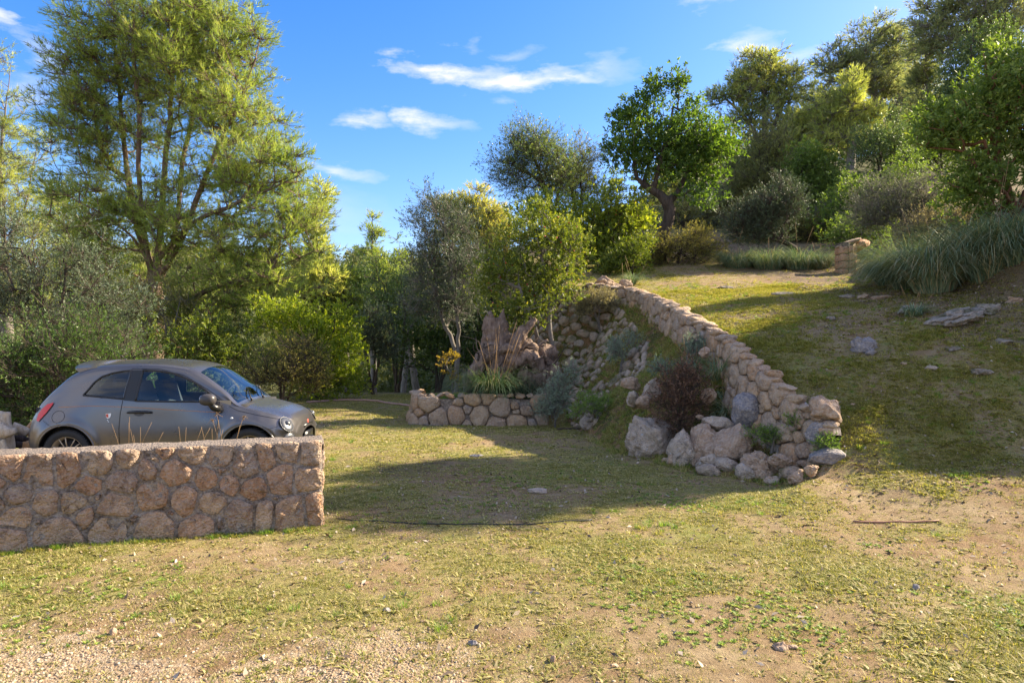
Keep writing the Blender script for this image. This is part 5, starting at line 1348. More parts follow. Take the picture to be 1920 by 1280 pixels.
    def band(name, line, mat, r=.006, off=.0, closed=False, parent=root, sides=6, both_sides=True):
        L = np.array(line, float)
        if closed: L = np.vstack([L, L[:1]])
        d = np.linalg.norm(np.diff(L, axis=0), axis=1); c = np.concatenate([[0], np.cumsum(d)]); q = np.linspace(0, c[-1], max(6, int(c[-1] / .03)))
        X = np.interp(q, c, L[:, 0]); Z = np.interp(q, c, L[:, 1]); P = np.column_stack([X, side_y(X, Z) - off, Z])
        mb = MB(); mb.tube(P, r, sides)
        if both_sides: mb.tube(P * [1, -1, 1], r, sides)
        return obj(name, mb.mesh(name, mat, True), parent)
    for s_ in (1, -1):
        wr = patch('rear_side_window', W_rear, gm_, -.006, both_sides=False); wf = patch('door_window', W_front, gm_, -.006, both_sides=False)
        if s_ < 0:
            for w_ in (wr, wf):
                for v_ in w_.data.vertices: v_.co.y *= -1
                w_.data.flip_normals()
        else: keep_ = (wr, wf)
    wr, wf = keep_
    band('seal', W_rear, black, .014, -.004, True, wr); band('seal', W_front, black, .014, -.004, True, wf)
    patch('pillar_trim', [(.70, .97), (.745, 1.36), (.885, 1.36), (.845, .955)], black, .003)
    patch('mirror_corner', [(1.70, .98), (1.76, 1.05), (1.95, .945), (1.86, .945)], black, .003)
    # gaps
    band('door_gap', [(.69, .985), (.665, .80), (.655, .60), (.665, .40), (.70, .25)], black, .0045)
    band('door_gap', [(.745, 1.37), (.70, .98)], black, .0045)
    band('door_gap', [(1.90, .95), (1.915, .80), (1.905, .55), (1.885, .26), (.72, .24)], black, .0045)
    band('door_gap', [(.745, 1.375), (1.10, 1.37), (1.42, 1.29), (1.73, 1.105), (1.98, .93)], black, .0045)
    band('bonnet_gap', [(2.03, .885), (2.14, .83), (2.36, .775), (2.60, .72), (2.68, .70)], black, .004)
    band('bumper_gap', [(-.30, .72), (-.22, .67), (-.14, .63)], black, .003); band('bumper_gap', [(2.44, .56), (2.55, .59), (2.66, .62)], black, .003)
    th = np.linspace(0, 2 * np.pi, 26)[:-1]
    band('fuel_flap', np.column_stack([-.10 + .082 * np.cos(th), .765 + .075 * np.sin(th)]), black, .0032, 0, True, both_sides=False)
    # thin pinstripe
    band('pinstripe', [(-.12, .885), (.3, .90), (.75, .885), (1.3, .845), (1.88, .81)], orange, .0032, .0)
    for cx in (0, 2.30):
        a = np.linspace(.05, np.pi - .05, 24)
        band('arch_lip', np.column_stack([cx + .358 * np.cos(a), .30 + .358 * np.sin(a)]), paint, .011)
    # emblem behind the door: small shield with a scrawl below
    patch('emblem', [(.485, .80), (.555, .805), (.55, .765), (.535, .745), (.515, .737), (.495, .75)], white, .004, both_sides=False, res=.1)
    patch('emblem_bar', [(.49, .795), (.52, .797), (.522, .75), (.497, .757)], redp, .006, both_sides=False, res=.1)
    band('emblem_mark', [(.505, .722), (.52, .715), (.51, .705), (.53, .70), (.515, .692), (.535, .69), (.53, .70)], white, .0035, .002, both_sides=False)
    # interior
    fl = MB(); fl.box((.95, 0, .33), (2.5, 1.36, .05)); fl.box((2.05, 0, .72), (.36, 1.30, .36)); fl.box((-.15, 0, .62), (.62, 1.30, .5)); fl.box((.95, 0, .60), (.02, .02, .02))
    obj('cabin', fl.mesh('cabin', dark), root)
    dp = MB()
    for s in (-1, 1): dp.box((1.2, s * .715, .66), (1.7, .03, .60))
    obj('door_lining', dp.mesh('door_lining', dark), root)
    for s in (-1, 1):
        st = MB(); c = s * .36
        st.box((1.10, c, .60), (.50, .48, .16)); 
        R = Matrix.Rotation(math.radians(-18), 3, 'Y'); st.box((.80, c, .90), (.15, .46, .60), R, .92); st.box((.69, c, 1.25), (.09, .24, .18), R)
        so = obj('seat', st.mesh('seat', seatm), root)
        bv = so.modifiers.new('bevel', 'BEVEL'); bv.width = .035; bv.segments = 3
    rs = MB(); rs.box((.15, 0, .80), (.16, 1.15, .55), Matrix.Rotation(math.radians(-15), 3, 'Y'))
    for s in (-1, 1): rs.box((.08, s * .36, 1.12), (.08, .22, .12))
    obj('rear_seat', rs.mesh('rear_seat', seatm), root)
    sw = MB(); a = np.linspace(0, 2 * np.pi, 25); ring = np.column_stack([.09 * np.cos(a), .19 * np.sin(a), .16 * np.cos(a)]) + [1.62, .36, .93]; sw.tube(ring, .014, 6, False)
    sw.tube([(1.62, .36, .93), (1.80, .36, .85)], .02, 6); obj('steering_wheel', sw.mesh('steering_wheel', dark, True), root)
    # spoiler
    sp = MB(); 
    prof = [(.36, 1.480), (.10, 1.474), (-.07, 1.468), (-.10, 1.455), (-.08, 1.438), (.0, 1.385), (.10, 1.36)]
    Ys = np.linspace(-.60, .60, 13); rings = []
    for y in Ys:
        k = abs(y) / .60; rings.append(np.array([(px_ + .10 * k ** 4 + (.0), y, pz - .085 * k ** 2.2) for px_, pz in prof]))
    V = np.concatenate(rings); m = len(prof); a_, b_ = np.meshgrid(np.arange(12), np.arange(m), indexing='ij'); a_ = a_.ravel(); b_ = b_.ravel(); b2 = (b_ + 1) % m
    sp.add(V, np.stack([a_ * m + b_, a_ * m + b2, (a_ + 1) * m + b2, (a_ + 1) * m + b_], 1))
    for e, fl_ in ((0, 1), (12, 0)):
        k = np.arange(1, m - 1); sp.add(V[e * m:(e + 1) * m], np.stack([np.zeros(m - 2, int), k, k + 1], 1) if fl_ else np.stack([np.zeros(m - 2, int), k + 1, k], 1))
    obj('rear_spoiler', sp.mesh('rear_spoiler', paint, True), root)
    # wheels
    for cx in (0.0, 2.30):
        for s in (-1, 1):
            w = obj('wheel', None, root, (cx, s * .70, .30))
            ty = MB(); ty.lathe([(.205, -.085), (.225, -.098), (.262, -.104), (.287, -.095), (.297, -.07), (.300, 0), (.297, .07), (.287, .095), (.262, .104), (.225, .098), (.205, .085)], n=48)
            for q in range(56):
                an = q / 56 * 2 * np.pi
                for yy_ in (-.075, .075):
                    ty.box((.2935 * math.cos(an), yy_, .2935 * math.sin(an)), (.012, .035, .018), Matrix.Rotation(-an, 3, 'Y'))
            obj('tyre', ty.mesh('tyre', rubber, True), w)
            rm = MB(); rm.lathe([(.208, -.09), (.212, -.082), (.205, -.074), (.192, -.07), (.19, .06), (.12, .07)], n=48)
            obj('rim', rm.mesh('rim', bronze, True), w)
            dk = MB(); dk.lathe([(.0, s * .01), (.14, s * .012), (.14, -s * .0), (0, -s * .002)], n=32); obj('brake_disc', dk.mesh('brake_disc', dark, True), w)
            bk = MB(); bk.lathe([(.185, -s * .03), (0, -s * .03)], n=24); obj('wheel_back', bk.mesh('wheel_back', dark), w)
            spk = MB()
            for q in range(12):
                an = q / 12 * 2 * np.pi + (q % 2) * .10; an2 = q / 12 * 2 * np.pi + .05
                spk.tube([(.045 * math.cos(an2), s * .055, .045 * math.sin(an2)), (.12 * math.cos(an), s * .075, .12 * math.sin(an)), (.195 * math.cos(an), s * .078, .195 * math.sin(an))], [.011, .007, .008], 5)
            obj('spokes', spk.mesh('spokes', bronze, True), w)
            hb = MB(); hb.lathe([(0, s * .072), (.028, s * .07), (.05, s * .055), (.055, s * .03)], n=20); obj('hub', hb.mesh('hub', black, True), w)
        # dark arch liner
        ln = MB(); a = np.linspace(-.2, np.pi + .2, 24)
        for s in (-1, 1):
            V = np.concatenate([np.column_stack([cx + .36 * np.cos(a), np.full(24, s * .785), .30 + .36 * np.sin(a)]), np.column_stack([cx + .36 * np.cos(a), np.full(24, s * .42), .30 + .36 * np.sin(a)])])
            k = np.arange(23); ln.add(V, np.stack([k, k + 1, k + 25, k + 24], 1))
            ln.box((cx, s * .43, .42), (.72, .02, .50))
        obj('arch_liner', ln.mesh('arch_liner', black), root)
    # mirror
    for s in (-1, 1):
        mr = MB(); V, F_ = ICO[3]; V = V.copy(); V = np.sign(V) * np.abs(V) ** .8
        mr.add(V * [.10, .085, .075] + [1.82, s * .90, .985], F_)
        a = obj('door_mirror', mr.mesh('door_mirror', simple('mirror_shell', (.05, .045, .045), .4), True), root)
        ar = MB(); ar.tube([(1.83, s * .87, .94), (1.87, s * .84, .88), (1.92, s * .79, .855)], [.035, .045, .05], 8); obj('mirror_arm', ar.mesh('mirror_arm', black, True), a)
        gl_ = MB(); gl_.add(V * [.004, .070, .060] + [1.745, s * .90, .985], F_); obj('mirror_glass', gl_.mesh('mirror_glass', chrome, True), a)
    # handle
    for s in (-1, 1):
        h = MB(); yv = side_y([.90], [.81])[0]; h.tube([(.76, s * -yv * 1.0 + s * .01, .812), (.79, -s * (yv - .035), .818), (.90, -s * (yv - .038), .822), (1.02, -s * (yv - .035), .818), (1.06, -s * yv, .812)], [.014, .017, .018, .017, .014], 8)
        h = obj('door_handle', h.mesh('door_handle', black, True), root)
    a = np.linspace(0, 2 * np.pi, 18)[:-1]
    patch('handle_recess', np.column_stack([.90 + .065 * np.cos(a), .80 + .036 * np.sin(a)]), simple('recess_grey', (.08, .08, .09), .5), .002)
    # lamps
    a = np.linspace(0, 2 * np.pi, 22)[:-1]
    def lamp(name, cx, cz, rx, rz, mat, depth=.03, y=None, nx=0.0, rim=None):
        y0 = side_y([cx], [cz])[0]
        for s in (-1, 1):
            # normal of the body there
            dx = (side_y([cx + .03], [cz])[0] - side_y([cx - .03], [cz])[0]) / .06; dz = (side_y([cx], [cz + .03])[0] - side_y([cx], [cz - .03])[0]) / .06
            n = nrm(np.array([dx, -1, dz])); u = nrm(np.array([1, dx, 0])); w = np.cross(n, u) * -1
            V, F_ = ICO[3]
            P = np.array([cx, y0, cz]) + V[:, :1] * u * rx + V[:, 1:2] * w * rz + V[:, 2:] * n * depth
            if s > 0: P = P * [1, -1, 1]
            mb = MB(); mb.add(P, F_); l = obj(name, mb.mesh(name, mat, True), root)
            R = np.array([cx, y0, cz]) + np.cos(a)[:, None] * u * (rx * 1.04) + np.sin(a)[:, None] * w * (rz * 1.04) + n * .004
            R = np.vstack([R, R[:1]])
            if s > 0: R = R * [1, -1, 1]
            mb = MB(); mb.tube(R, .006, 5, False); obj('lamp_ring', mb.mesh('lamp_ring', rim or lens, True), l)
            if name == 'headlight':
                mb = MB(); mb.add(V * .045 + (np.array([cx, y0, cz]) + n * .012) * ([1, 1, 1] if s < 0 else [1, -1, 1]), F_); obj('bulb', mb.mesh('bulb', lens, True), l)
    lamp('headlight', 2.745, .635, .098, .105, lens, .03)
    lamp('lower_lamp', 2.785, .455, .085, .06, lens, .022)
    tl = patch('tail_light', [(-.36, .70), (-.40, .72), (-.40, .79), (-.36, .86), (-.29, .92), (-.20, .945), (-.21, .91), (-.28, .80)], red, .012)
    sr = MB(); V, F_ = ICO[1]; yv = side_y([2.08], [.735])[0]
    for s in (-1, 1): sr.add(V * [.020, .008, .013] + [2.08, -s * yv, .735], F_)
    obj('side_repeater', sr.mesh('side_repeater', white, True), root)
    # nose: grille, badge and lip
    nose = MB(); nose.box((2.855, 0, .555), (.03, .50, .045)); nose.box((2.865, 0, .41), (.03, .44, .13)); obj('grille', nose.mesh('grille', black), root)
    lip = MB(); aa = np.linspace(-1, 1, 15); P = np.column_stack([2.905 - .46 * np.abs(aa) ** 2.6, aa * .64, np.full(15, .36)]); lip.tube(P, .022, 8); obj('front_lip', lip.mesh('front_lip', chrome, True), root)
    bg_ = MB(); bg_.add(ICO[2][0] * [.010, .028, .032] + [2.86, 0, .60], ICO[2][1]); obj('nose_badge', bg_.mesh('nose_badge', redp, True), root)
    # wipers, aerial, number plate lamp, exhaust
    wp = MB()
    for y in (-.28, .22): wp.tube([(2.16, y, .94), (2.06, y + .20, 1.03), (1.97, y + .38, 1.085)], [.010, .007, .005], 5); wp.add(ICO[1][0] * .02 + [2.17, y, .935], ICO[1][1])
    obj('wiper', wp.mesh('wiper', black, True), root)
    an_ = MB(); an_.tube([(.35, 0, 1.46), (.33, 0, 1.50)], [.015, .009], 6); an_.tube([(.33, 0, 1.50), (.20, 0, 1.60)], .0035, 5); obj('aerial', an_.mesh('aerial', black, True), root)
    pl = MB(); pl.box((-.595, 0, .62), (.012, .50, .11)); obj('number_plate', pl.mesh('number_plate', white), root)
    bs = MB(); bs.box((-.55, 0, .28), (.10, 1.0, .12)); bs.box((1.15, 0, .175), (1.75, 1.44, .05)); obj('underbody', bs.mesh('underbody', black), root)
build_car()
# ------------------------------------------------------------------ scattered ground cover (geometry-node instances on points)
def scatter(name, pts, rotz, scl, idx, templates, tilt=None):
    n = len(pts)
    me = bpy.data.meshes.new(name); me.vertices.add(n); me.vertices.foreach_set('co', np.asarray(pts, np.float32).ravel())
    r = np.zeros((n, 3), np.float32); r[:, 2] = rotz
    if tilt is not None: r[:, :2] = tilt
    a = me.attributes.new('rot', 'FLOAT_VECTOR', 'POINT'); a.data.foreach_set('vector', r.ravel())
    a = me.attributes.new('scl', 'FLOAT', 'POINT'); a.data.foreach_set('value', np.asarray(scl, np.float32))
    a = me.attributes.new('idx', 'INT', 'POINT'); a.data.foreach_set('value', np.asarray(idx, np.int32))
    o = obj(name, me, kind='stuff')
    ng = bpy.data.node_groups.new(name + '_scatter', 'GeometryNodeTree')
    ng.interface.new_socket('Geometry', in_out='INPUT', socket_type='NodeSocketGeometry'); ng.interface.new_socket('Geometry', in_out='OUTPUT', socket_type='NodeSocketGeometry')
    N, L = ng.nodes.new, ng.links.new
    gi, go = N('NodeGroupInput'), N('NodeGroupOutput'); iop = N('GeometryNodeInstanceOnPoints'); col = bpy.data.collections.new(name + '_templates')
    for k, tm in enumerate(templates):
        t_ = bpy.data.objects.new('%s_piece_%02d' % (name, k), tm); col.objects.link(t_)
    ci = N('GeometryNodeCollectionInfo'); ci.inputs['Collection'].default_value = col; ci.inputs['Separate Children'].default_value = True; ci.inputs['Reset Children'].default_value = True
    def attr(nm, dt):
        q = N('GeometryNodeInputNamedAttribute'); q.data_type = dt; q.inputs['Name'].default_value = nm; return q.outputs[0]
    m2p = N('GeometryNodeMeshToPoints'); L(gi.outputs[0], m2p.inputs[0])
    L(m2p.outputs[0], iop.inputs['Points']); L(ci.outputs[0], iop.inputs['Instance']); iop.inputs['Pick Instance'].default_value = True
    L(attr('idx', 'INT'), iop.inputs['Instance Index']); L(attr('rot', 'FLOAT_VECTOR'), iop.inputs['Rotation']); L(attr('scl', 'FLOAT'), iop.inputs['Scale'])
    L(iop.outputs[0], go.inputs[0])
    md = o.modifiers.new('scatter', 'NODES'); md.node_group = ng
    return o

def blades(n, h, w, spread, rng, bend=.5, seg=2, r0=.02, vbias=0.0):
    "a small tuft of curved blades around the origin"
    a = rng.random(n) * 6.283; rr = r0 * np.sqrt(rng.random(n)); P = np.column_stack([rr * np.cos(a), rr * np.sin(a), np.full(n, -.004)])
    a2 = a + rng.normal(size=n) * .7; out = np.column_stack([np.cos(a2), np.sin(a2), np.zeros(n)]); side = np.column_stack([-np.sin(a2), np.cos(a2), np.zeros(n)])
    H = h * (.5 + .8 * rng.random(n)); S = spread * H * (.3 + rng.random(n)); W = w * (.7 + .6 * rng.random(n))
    Vs = []; nr = seg + 1
    for k in range(nr):
        t = k / seg; c = P + out * (S * t ** 1.6)[:, None] + np.array([0, 0, 1]) * (H * (t - bend * t * t * .6))[:, None]
        if k < seg: Vs += [c - side * (W * (1 - t) * .5)[:, None], c + side * (W * (1 - t) * .5)[:, None]]
        else: Vs.append(c)
    m = 2 * seg + 1; V = np.stack(Vs, 1).reshape(-1, 3); base = np.arange(n)[:, None] * m; Fq = []
    for k in range(seg - 1): Fq.append(base + np.array([[2 * k, 2 * k + 1, 2 * k + 3, 2 * k + 2]]))
    Ft = base + np.array([[2 * seg - 2, 2 * seg - 1, 2 * seg]])
    va = np.repeat(np.clip(vbias + rng.random(n) * .8, 0, 1), m)
    return V, Fq + [Ft], va
rng = np.random.default_rng(77)
tufts = []
for k in range(6):
    V_, F_, va = blades(int([16, 20, 12, 14, 22, 10][k]), [.018, .022, .026, .016, .02, .032][k], .0042, .9, rng, .5, 2, [.035, .045, .03, .04, .05, .02][k], [0, .05, .25, .1, -.05, .3][k])
    tufts.append(mesh('grass_tuft', V_, F_, L_lawn, False, dict(var=va)))
for k in range(3):   # broader leaved weeds
    V_, F_, va = blades(11, .028, .012, 1.5, rng, .9, 2, .012, .2)
    tufts.append(mesh('weed', V_, F_, L_lawn, False, dict(var=va)))
def spread(n, x0, x1, y0, y1, keep, seed, ypow=1.0):
    r = np.random.default_rng(seed); x = r.uniform(x0, x1, n); y = y0 + (y1 - y0) * r.random(n) ** ypow
    P = np.column_stack([x, y, np.zeros(n)]); k = r.random(n) < keep(P); P = P[k]
    P[:, 2] = terrain(P[:, 0], P[:, 1]); return P, r
def visible(P): return (np.abs(P[:, 0]) < P[:, 1] * .80 + .5).astype(float)
wallfree = lambda P: 1 - ((P[:, 0] < -1.7) & (P[:, 1] > 6.25 + (P[:, 0] + 1.735) * .345 - .01) & (P[:, 1] < 6.7 + (P[:, 0] + 1.735) * .345))
def k_grass(P):
    g = green_mask(P); q = np.clip(fbm(np.column_stack([P[:, 0] * 3.1, P[:, 1] * 3.1, P[:, 2]]), 2, 61) * 1.6 + .45, 0, 1)
    g = np.clip((g - .29) * 1.7, 0, 1) * (.35 + .65 * q) * (1 - .85 * litter_mask(P)) + .10
    return g * visible(P) * wallfree(P)
P1, r1 = spread(230000, -6.5, 8.5, 2.9, 9.5, k_grass, 1, 1.25)
P2, r2 = spread(80000, -9, 11, 9.5, 22, k_grass, 2); P2b, _ = spread(110000, 2.8, 9.5, 7.5, 17, k_grass, 22)
Pg = np.concatenate([P1, P2, P2b]); n = len(Pg)
gsc = (.55 + .9 * rng.random(n)) * (1 + .5 * fbm(Pg * 1.7, 2, 66)) * np.where(Pg[:, 1] > 9.5, 1.5, 1.0)
pick = rng.integers(0, 9, n)
scatter('grass', Pg, rng.random(n) * 6.28, gsc, pick, tufts)
# brighter tall tussocks, in patches
tall = []
for k in range(4):
    V_, F_, va = blades(40, .06, .0055, .75, rng, .5, 3, .045, .1); tall.append(mesh('tall_tuft', V_, F_, L_weed if k % 2 else L_lawn, False, dict(var=va)))
def k_tall(P):
    g = green_mask(P); q = fbm(np.column_stack([P[:, 0] * 1.9, P[:, 1] * 1.9, P[:, 2]]), 3, 71)
    return sstep(.15, .5, q) * sstep(.3, .6, g) * visible(P) * wallfree(P)
P3, r3 = spread(11000, -6, 8.5, 3, 18, k_tall, 3, 1.2); P3b, _ = spread(5000, 3.5, 9.5, 8, 18, lambda P: visible(P) * (.12 + sstep(.1, .4, fbm(P * 1.6, 3, 72))), 33); P3 = np.concatenate([P3, P3b])
wb = rng.random(260) * 4.6; Pw = np.column_stack([-1.735 - .945 * wb + .326 * .05 * rng.random(260), 6.25 - .326 * wb - .06 * rng.random(260) - .01, np.zeros(260)]); Pw[:, 2] = terrain(Pw[:, 0], Pw[:, 1])
P3 = np.concatenate([P3, Pw]); n = len(P3)
scatter('grass_tussocks', P3, rng.random(n) * 6.28, .35 + .75 * rng.random(n), rng.integers(0, 4, n), tall)
weeds = []
for k in range(3):
    n_ = [9, 12, 7][k]; a_ = np.arange(n_) / n_ * 6.283 + rng.random(n_) * .5; Ls = .05 * (.6 + .7 * rng.random(n_)); Vq = []
    for q in range(n_):
        o_ = np.array([math.cos(a_[q]), math.sin(a_[q]), 0]); s_ = np.array([-o_[1], o_[0], 0]); up_ = .35 + .5 * rng.random(); w_ = Ls[q] * .2
        Vq += [o_ * .004, o_ * Ls[q] * .5 + s_ * w_ + [0, 0, Ls[q] * up_ * .6], o_ * Ls[q] + [0, 0, Ls[q] * up_ * .65], o_ * Ls[q] * .5 - s_ * w_ + [0, 0, Ls[q] * up_ * .6]]
    weeds.append(mesh('rosette', np.array(Vq), np.arange(n_ * 4).reshape(-1, 4), L_weed, False, dict(var=np.repeat(rng.random(n_), 4))))
def k_weed(P): return visible(P) * wallfree(P) * sstep(.12, .42, fbm(P * 1.25 + 40, 3, 73)) * (1 - gravel_mask(P)) * (.4 + .6 * sstep(-1, 2, P[:, 0]))
P9, _ = spread(26000, -5, 7, 3, 9, k_weed, 9, 1.2); n = len(P9)
scatter('rosette_weeds', P9, rng.random(n) * 6.28, .22 + .42 * rng.random(n), rng.integers(0, 3, n), weeds)
# gravel and pebbles
pm = rock_mat('gravel_stone', [(.52, .43, .33), (.42, .33, .25), (.60, .53, .43), (.36, .30, .25)], stain=(.2, .16, .13), stain_amt=.3, bump=.3, scale=3)
def pebble(seed): return rock_mesh((.5, .42, .3), seed, 1, 4, .15, None, 'pebble')
pebs = []
for k, c in enumerate([(.42, .32, .22), (.32, .23, .15), (.46, .38, .28), (.34, .27, .20), (.22, .155, .10), (.40, .29, .20)]):
    me = pebble(k + 3); me.materials.append(simple('pebble_%s' % ['sand', 'brown', 'white', 'grey', 'dark', 'pink'][k], c, .9, spec=.2, noise_amt=.25)); pebs.append(me)
P4, _ = spread(170000, -4.2, 3.4, 2.9, 6.0, lambda P: np.clip(gravel_mask(P) * (.30 + .8 * fbm(P * 2.1, 3, 81)) + .03, 0, 1) * visible(P), 4)
P5, _ = spread(60000, -7, 8, 4, 16, lambda P: (.12 + .5 * litter_mask(P) + .3 * (1 - green_mask(P))) * visible(P) * wallfree(P), 5)
Pp = np.concatenate([P4, P5]); n = len(Pp)
sz = .006 + .010 * rng.random(n) ** 4 * 1.6; sz[len(P4):] = .007 + .026 * rng.random(n - len(P4)) ** 6
pk = rng.integers(0, 6, n); far_ = np.arange(n) >= len(P4); pk = np.where(far_ & (rng.random(n) < .88), rng.choice([1, 4], n), pk)
scatter('gravel', Pp, rng.random(n) * 6.28, sz * 1.15, pk, pebs, rng.normal(size=(n, 2)) * .3)
# fallen leaves and bits
lv = []
for k, c in enumerate([(.23, .14, .08), (.30, .24, .17), (.10, .07, .05), (.40, .33, .26)]):
    a = np.array([[0, 0, 0], [.5, .22, .12], [1, 0, .05], [.5, -.22, .10]]) - [.5, 0, 0]; me = mesh('fallen_leaf', a, np.array([[0, 1, 2, 3]]), simple('dry_leaf_%d' % k, c, .8)); lv.append(me)
P6, _ = spread(90000, -6, 11, 3.2, 17, lambda P: np.clip(.07 + .9 * litter_mask(P) + .22 * (P[:, 0] > 3.3) * (P[:, 1] > 7), 0, 1) * visible(P) * wallfree(P), 6)
n = len(P6); P6[:, 2] += .006
scatter('leaf_litter', P6, rng.random(n) * 6.28, .018 + .05 * rng.random(n), rng.integers(0, 4, n), lv, rng.normal(size=(n, 2)) * .5)
# moss and herbs on the stone bank
def k_bank(P):
    u = (P[:, 0] - foot_x(P[:, 1])) / (top_x(P[:, 1]) - foot_x(P[:, 1]))
    return ((u > -.08) & (u < .95)) * sstep(-.25, .35, fbm(P * 1.5, 3, 91))
P7, _ = spread(15000, .6, 3.9, 8.0, 18, k_bank, 7); n = len(P7)
scatter('bank_herbs', P7, rng.random(n) * 6.28, (.4 + .9 * rng.random(n)), rng.choice([0, 2, 2, 1], n), tall, rng.normal(size=(n, 2)) * .2 + [0, -.5])

# ------------------------------------------------------------------ grass clumps
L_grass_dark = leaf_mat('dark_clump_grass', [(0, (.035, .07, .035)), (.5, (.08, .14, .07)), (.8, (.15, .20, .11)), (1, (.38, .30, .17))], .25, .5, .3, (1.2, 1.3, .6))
def clump(label, center, nb, hgt, rad, seed, stalks=0, mat=None, droop=1.9, parts=None, group=None):
    rng = np.random.default_rng(seed); root = thing('grass_clump', label, 'grass clump', center, 0, group)
    n = nb; a = rng.random(n) * 6.283; rr = rad * np.sqrt(rng.random(n)) * .8; P = np.column_stack([rr * np.cos(a), rr * np.sin(a), np.zeros(n)])
    a2 = a + rng.normal(size=n) * .5; out = np.column_stack([np.cos(a2), np.sin(a2), np.zeros(n)]); side = np.column_stack([-np.sin(a2), np.cos(a2), np.zeros(n)])
    L = 1.3 * hgt * (.6 + .7 * rng.random(n)); lean = .25 + .5 * rng.random(n); seg = 6; Vs = []
    for k in range(seg + 1):
        t = k / seg; ang = lean * .6 + droop * (.7 + .5 * lean) * t ** 1.3
        ang = ang + .16 * rng.normal(size=n) * (k > 1)
        if k: c = c + (out * np.sin(ang)[:, None] + np.array([0, 0, 1]) * np.cos(ang)[:, None]) * (L / seg)[:, None]
        else: c = P.copy()
        w = .011 * (1 - t) ** .5
        if k < seg: Vs += [c - side * w * .5, c + side * w * .5]
        else: Vs.append(c)
    for q in range(len(Vs)): pass
    m = 2 * seg + 1; V = np.stack(Vs, 1).reshape(-1, 3); base = np.arange(n)[:, None] * m
    Fq = [base + np.array([[2 * k, 2 * k + 1, 2 * k + 3, 2 * k + 2]]) for k in range(seg - 1)] + [base + np.array([[2 * seg - 2, 2 * seg - 1, 2 * seg]])]
    gz = terrain(V[:, 0] + center[0], V[:, 1] + center[1], False) - center[2]; V[:, 2] = np.maximum(V[:, 2] + np.repeat(gz.reshape(n, m)[:, 0], m) * 1.0, gz + .01)
    va = np.repeat(np.clip(np.where(rng.random(n) < .2, .85 + .15 * rng.random(n), .75 * rng.random(n)), 0, 1), m)
    obj('blades', mesh('blades', V, Fq, mat or L_grass, False, dict(var=va)), root, kind='stuff')
    if stalks:
        mb = MB()
        for k in range(stalks):
            a = rng.random() * 6.28; l = hgt * rng.uniform(1.2, 1.9); le = rng.uniform(.05, .5); p = np.array([rng.normal() * .1, rng.normal() * .1, 0]); pts = [p + np.array([math.cos(a) * math.sin(le) * l * t * (1 + .3 * t), math.sin(a) * math.sin(le) * l * t, math.cos(le) * l * t]) for t in np.linspace(0, 1, 6)]
            mb.tube(pts, [.0045, .004, .0035, .003, .005, .002], 4)
        obj('dry_stalks', mb.mesh('dry_stalks', L_straw, True), root, kind='stuff')
    return root
def on_ground(px, py, Y, dz=0.0): p = at(px, py, Y); return (p[0], p[1], tz(p[0], p[1]) + dz)
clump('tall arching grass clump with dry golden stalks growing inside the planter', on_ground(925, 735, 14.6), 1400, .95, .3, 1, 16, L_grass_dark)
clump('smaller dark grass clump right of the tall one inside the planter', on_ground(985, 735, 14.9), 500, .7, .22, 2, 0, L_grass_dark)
for k, (px, Y, h, r_, lab) in enumerate([(1712, 13.4, 1.25, .40, 'leftmost of the large blue green grass clumps hanging down the right bank'), (1752, 12.4, 1.2, .40, 'blue green grass clump in front of the leftmost one on the right bank'),
                                        (1805, 12.6, 1.25, .42, 'middle grass clump of the row on the right bank, under the grey shrub'), (1862, 12.0, 1.2, .42, 'grass clump below the strawberry tree branches on the right bank'),
                                        (1925, 11.6, 1.05, .42, 'rightmost grass clump on the bank, cut by the picture edge'), (1672, 15.2, .8, .35, 'grass clump leaning against the right side of the stone pillar')]):
    p = at(px, 500, Y); clump(lab, (p[0], Y, tz(p[0], Y)), 1500, h, r_, 10 + k, 3 if k % 2 else 0, group='grass clumps along the right bank')
for k, (px, Y, h, r_, lab) in enumerate([(1385, 20.8, .7, .5, 'low grass clump at the top of the slope nearest the carob'), (1440, 20.4, .75, .5, 'grass clump under the dark olive bush at the slope top'), (1500, 20.2, .75, .5, 'dark grass clump beside the arching bare stem'),
                                        (1535, 20.3, .6, .4, 'grass clump immediately left of the stone pillar')]):
    p = at(px, 500, Y); clump(lab, (p[0], Y, tz(p[0], Y)), 1000, h, r_, 30 + k, 2, group='grass clumps along the top of the slope')
for k, (px, py, Y, h, lab) in enumerate([(1715, 605, 10.8, .28, 'small withered grass tuft in the middle of the slope'), (1010, 545, 20.5, .5, 'pale grass tuft at the edge of the terrace trees'), (1185, 520, 18.2, .45, 'light spiky tuft growing beside the terrace corner boulders'),
                                        (1300, 650, 11.2, .4, 'grey green tuft hanging over the low stone wall'), (1345, 690, 10.6, .45, 'long wispy grass on the bank below the low stone wall'), (1370, 730, 10.1, .4, 'wispy dry grass on the bank beside the wall corner')]):
    p = at(px, py, Y); clump(lab, (p[0], Y, tz(p[0], Y)), 260, h, .12, 50 + k, 4)
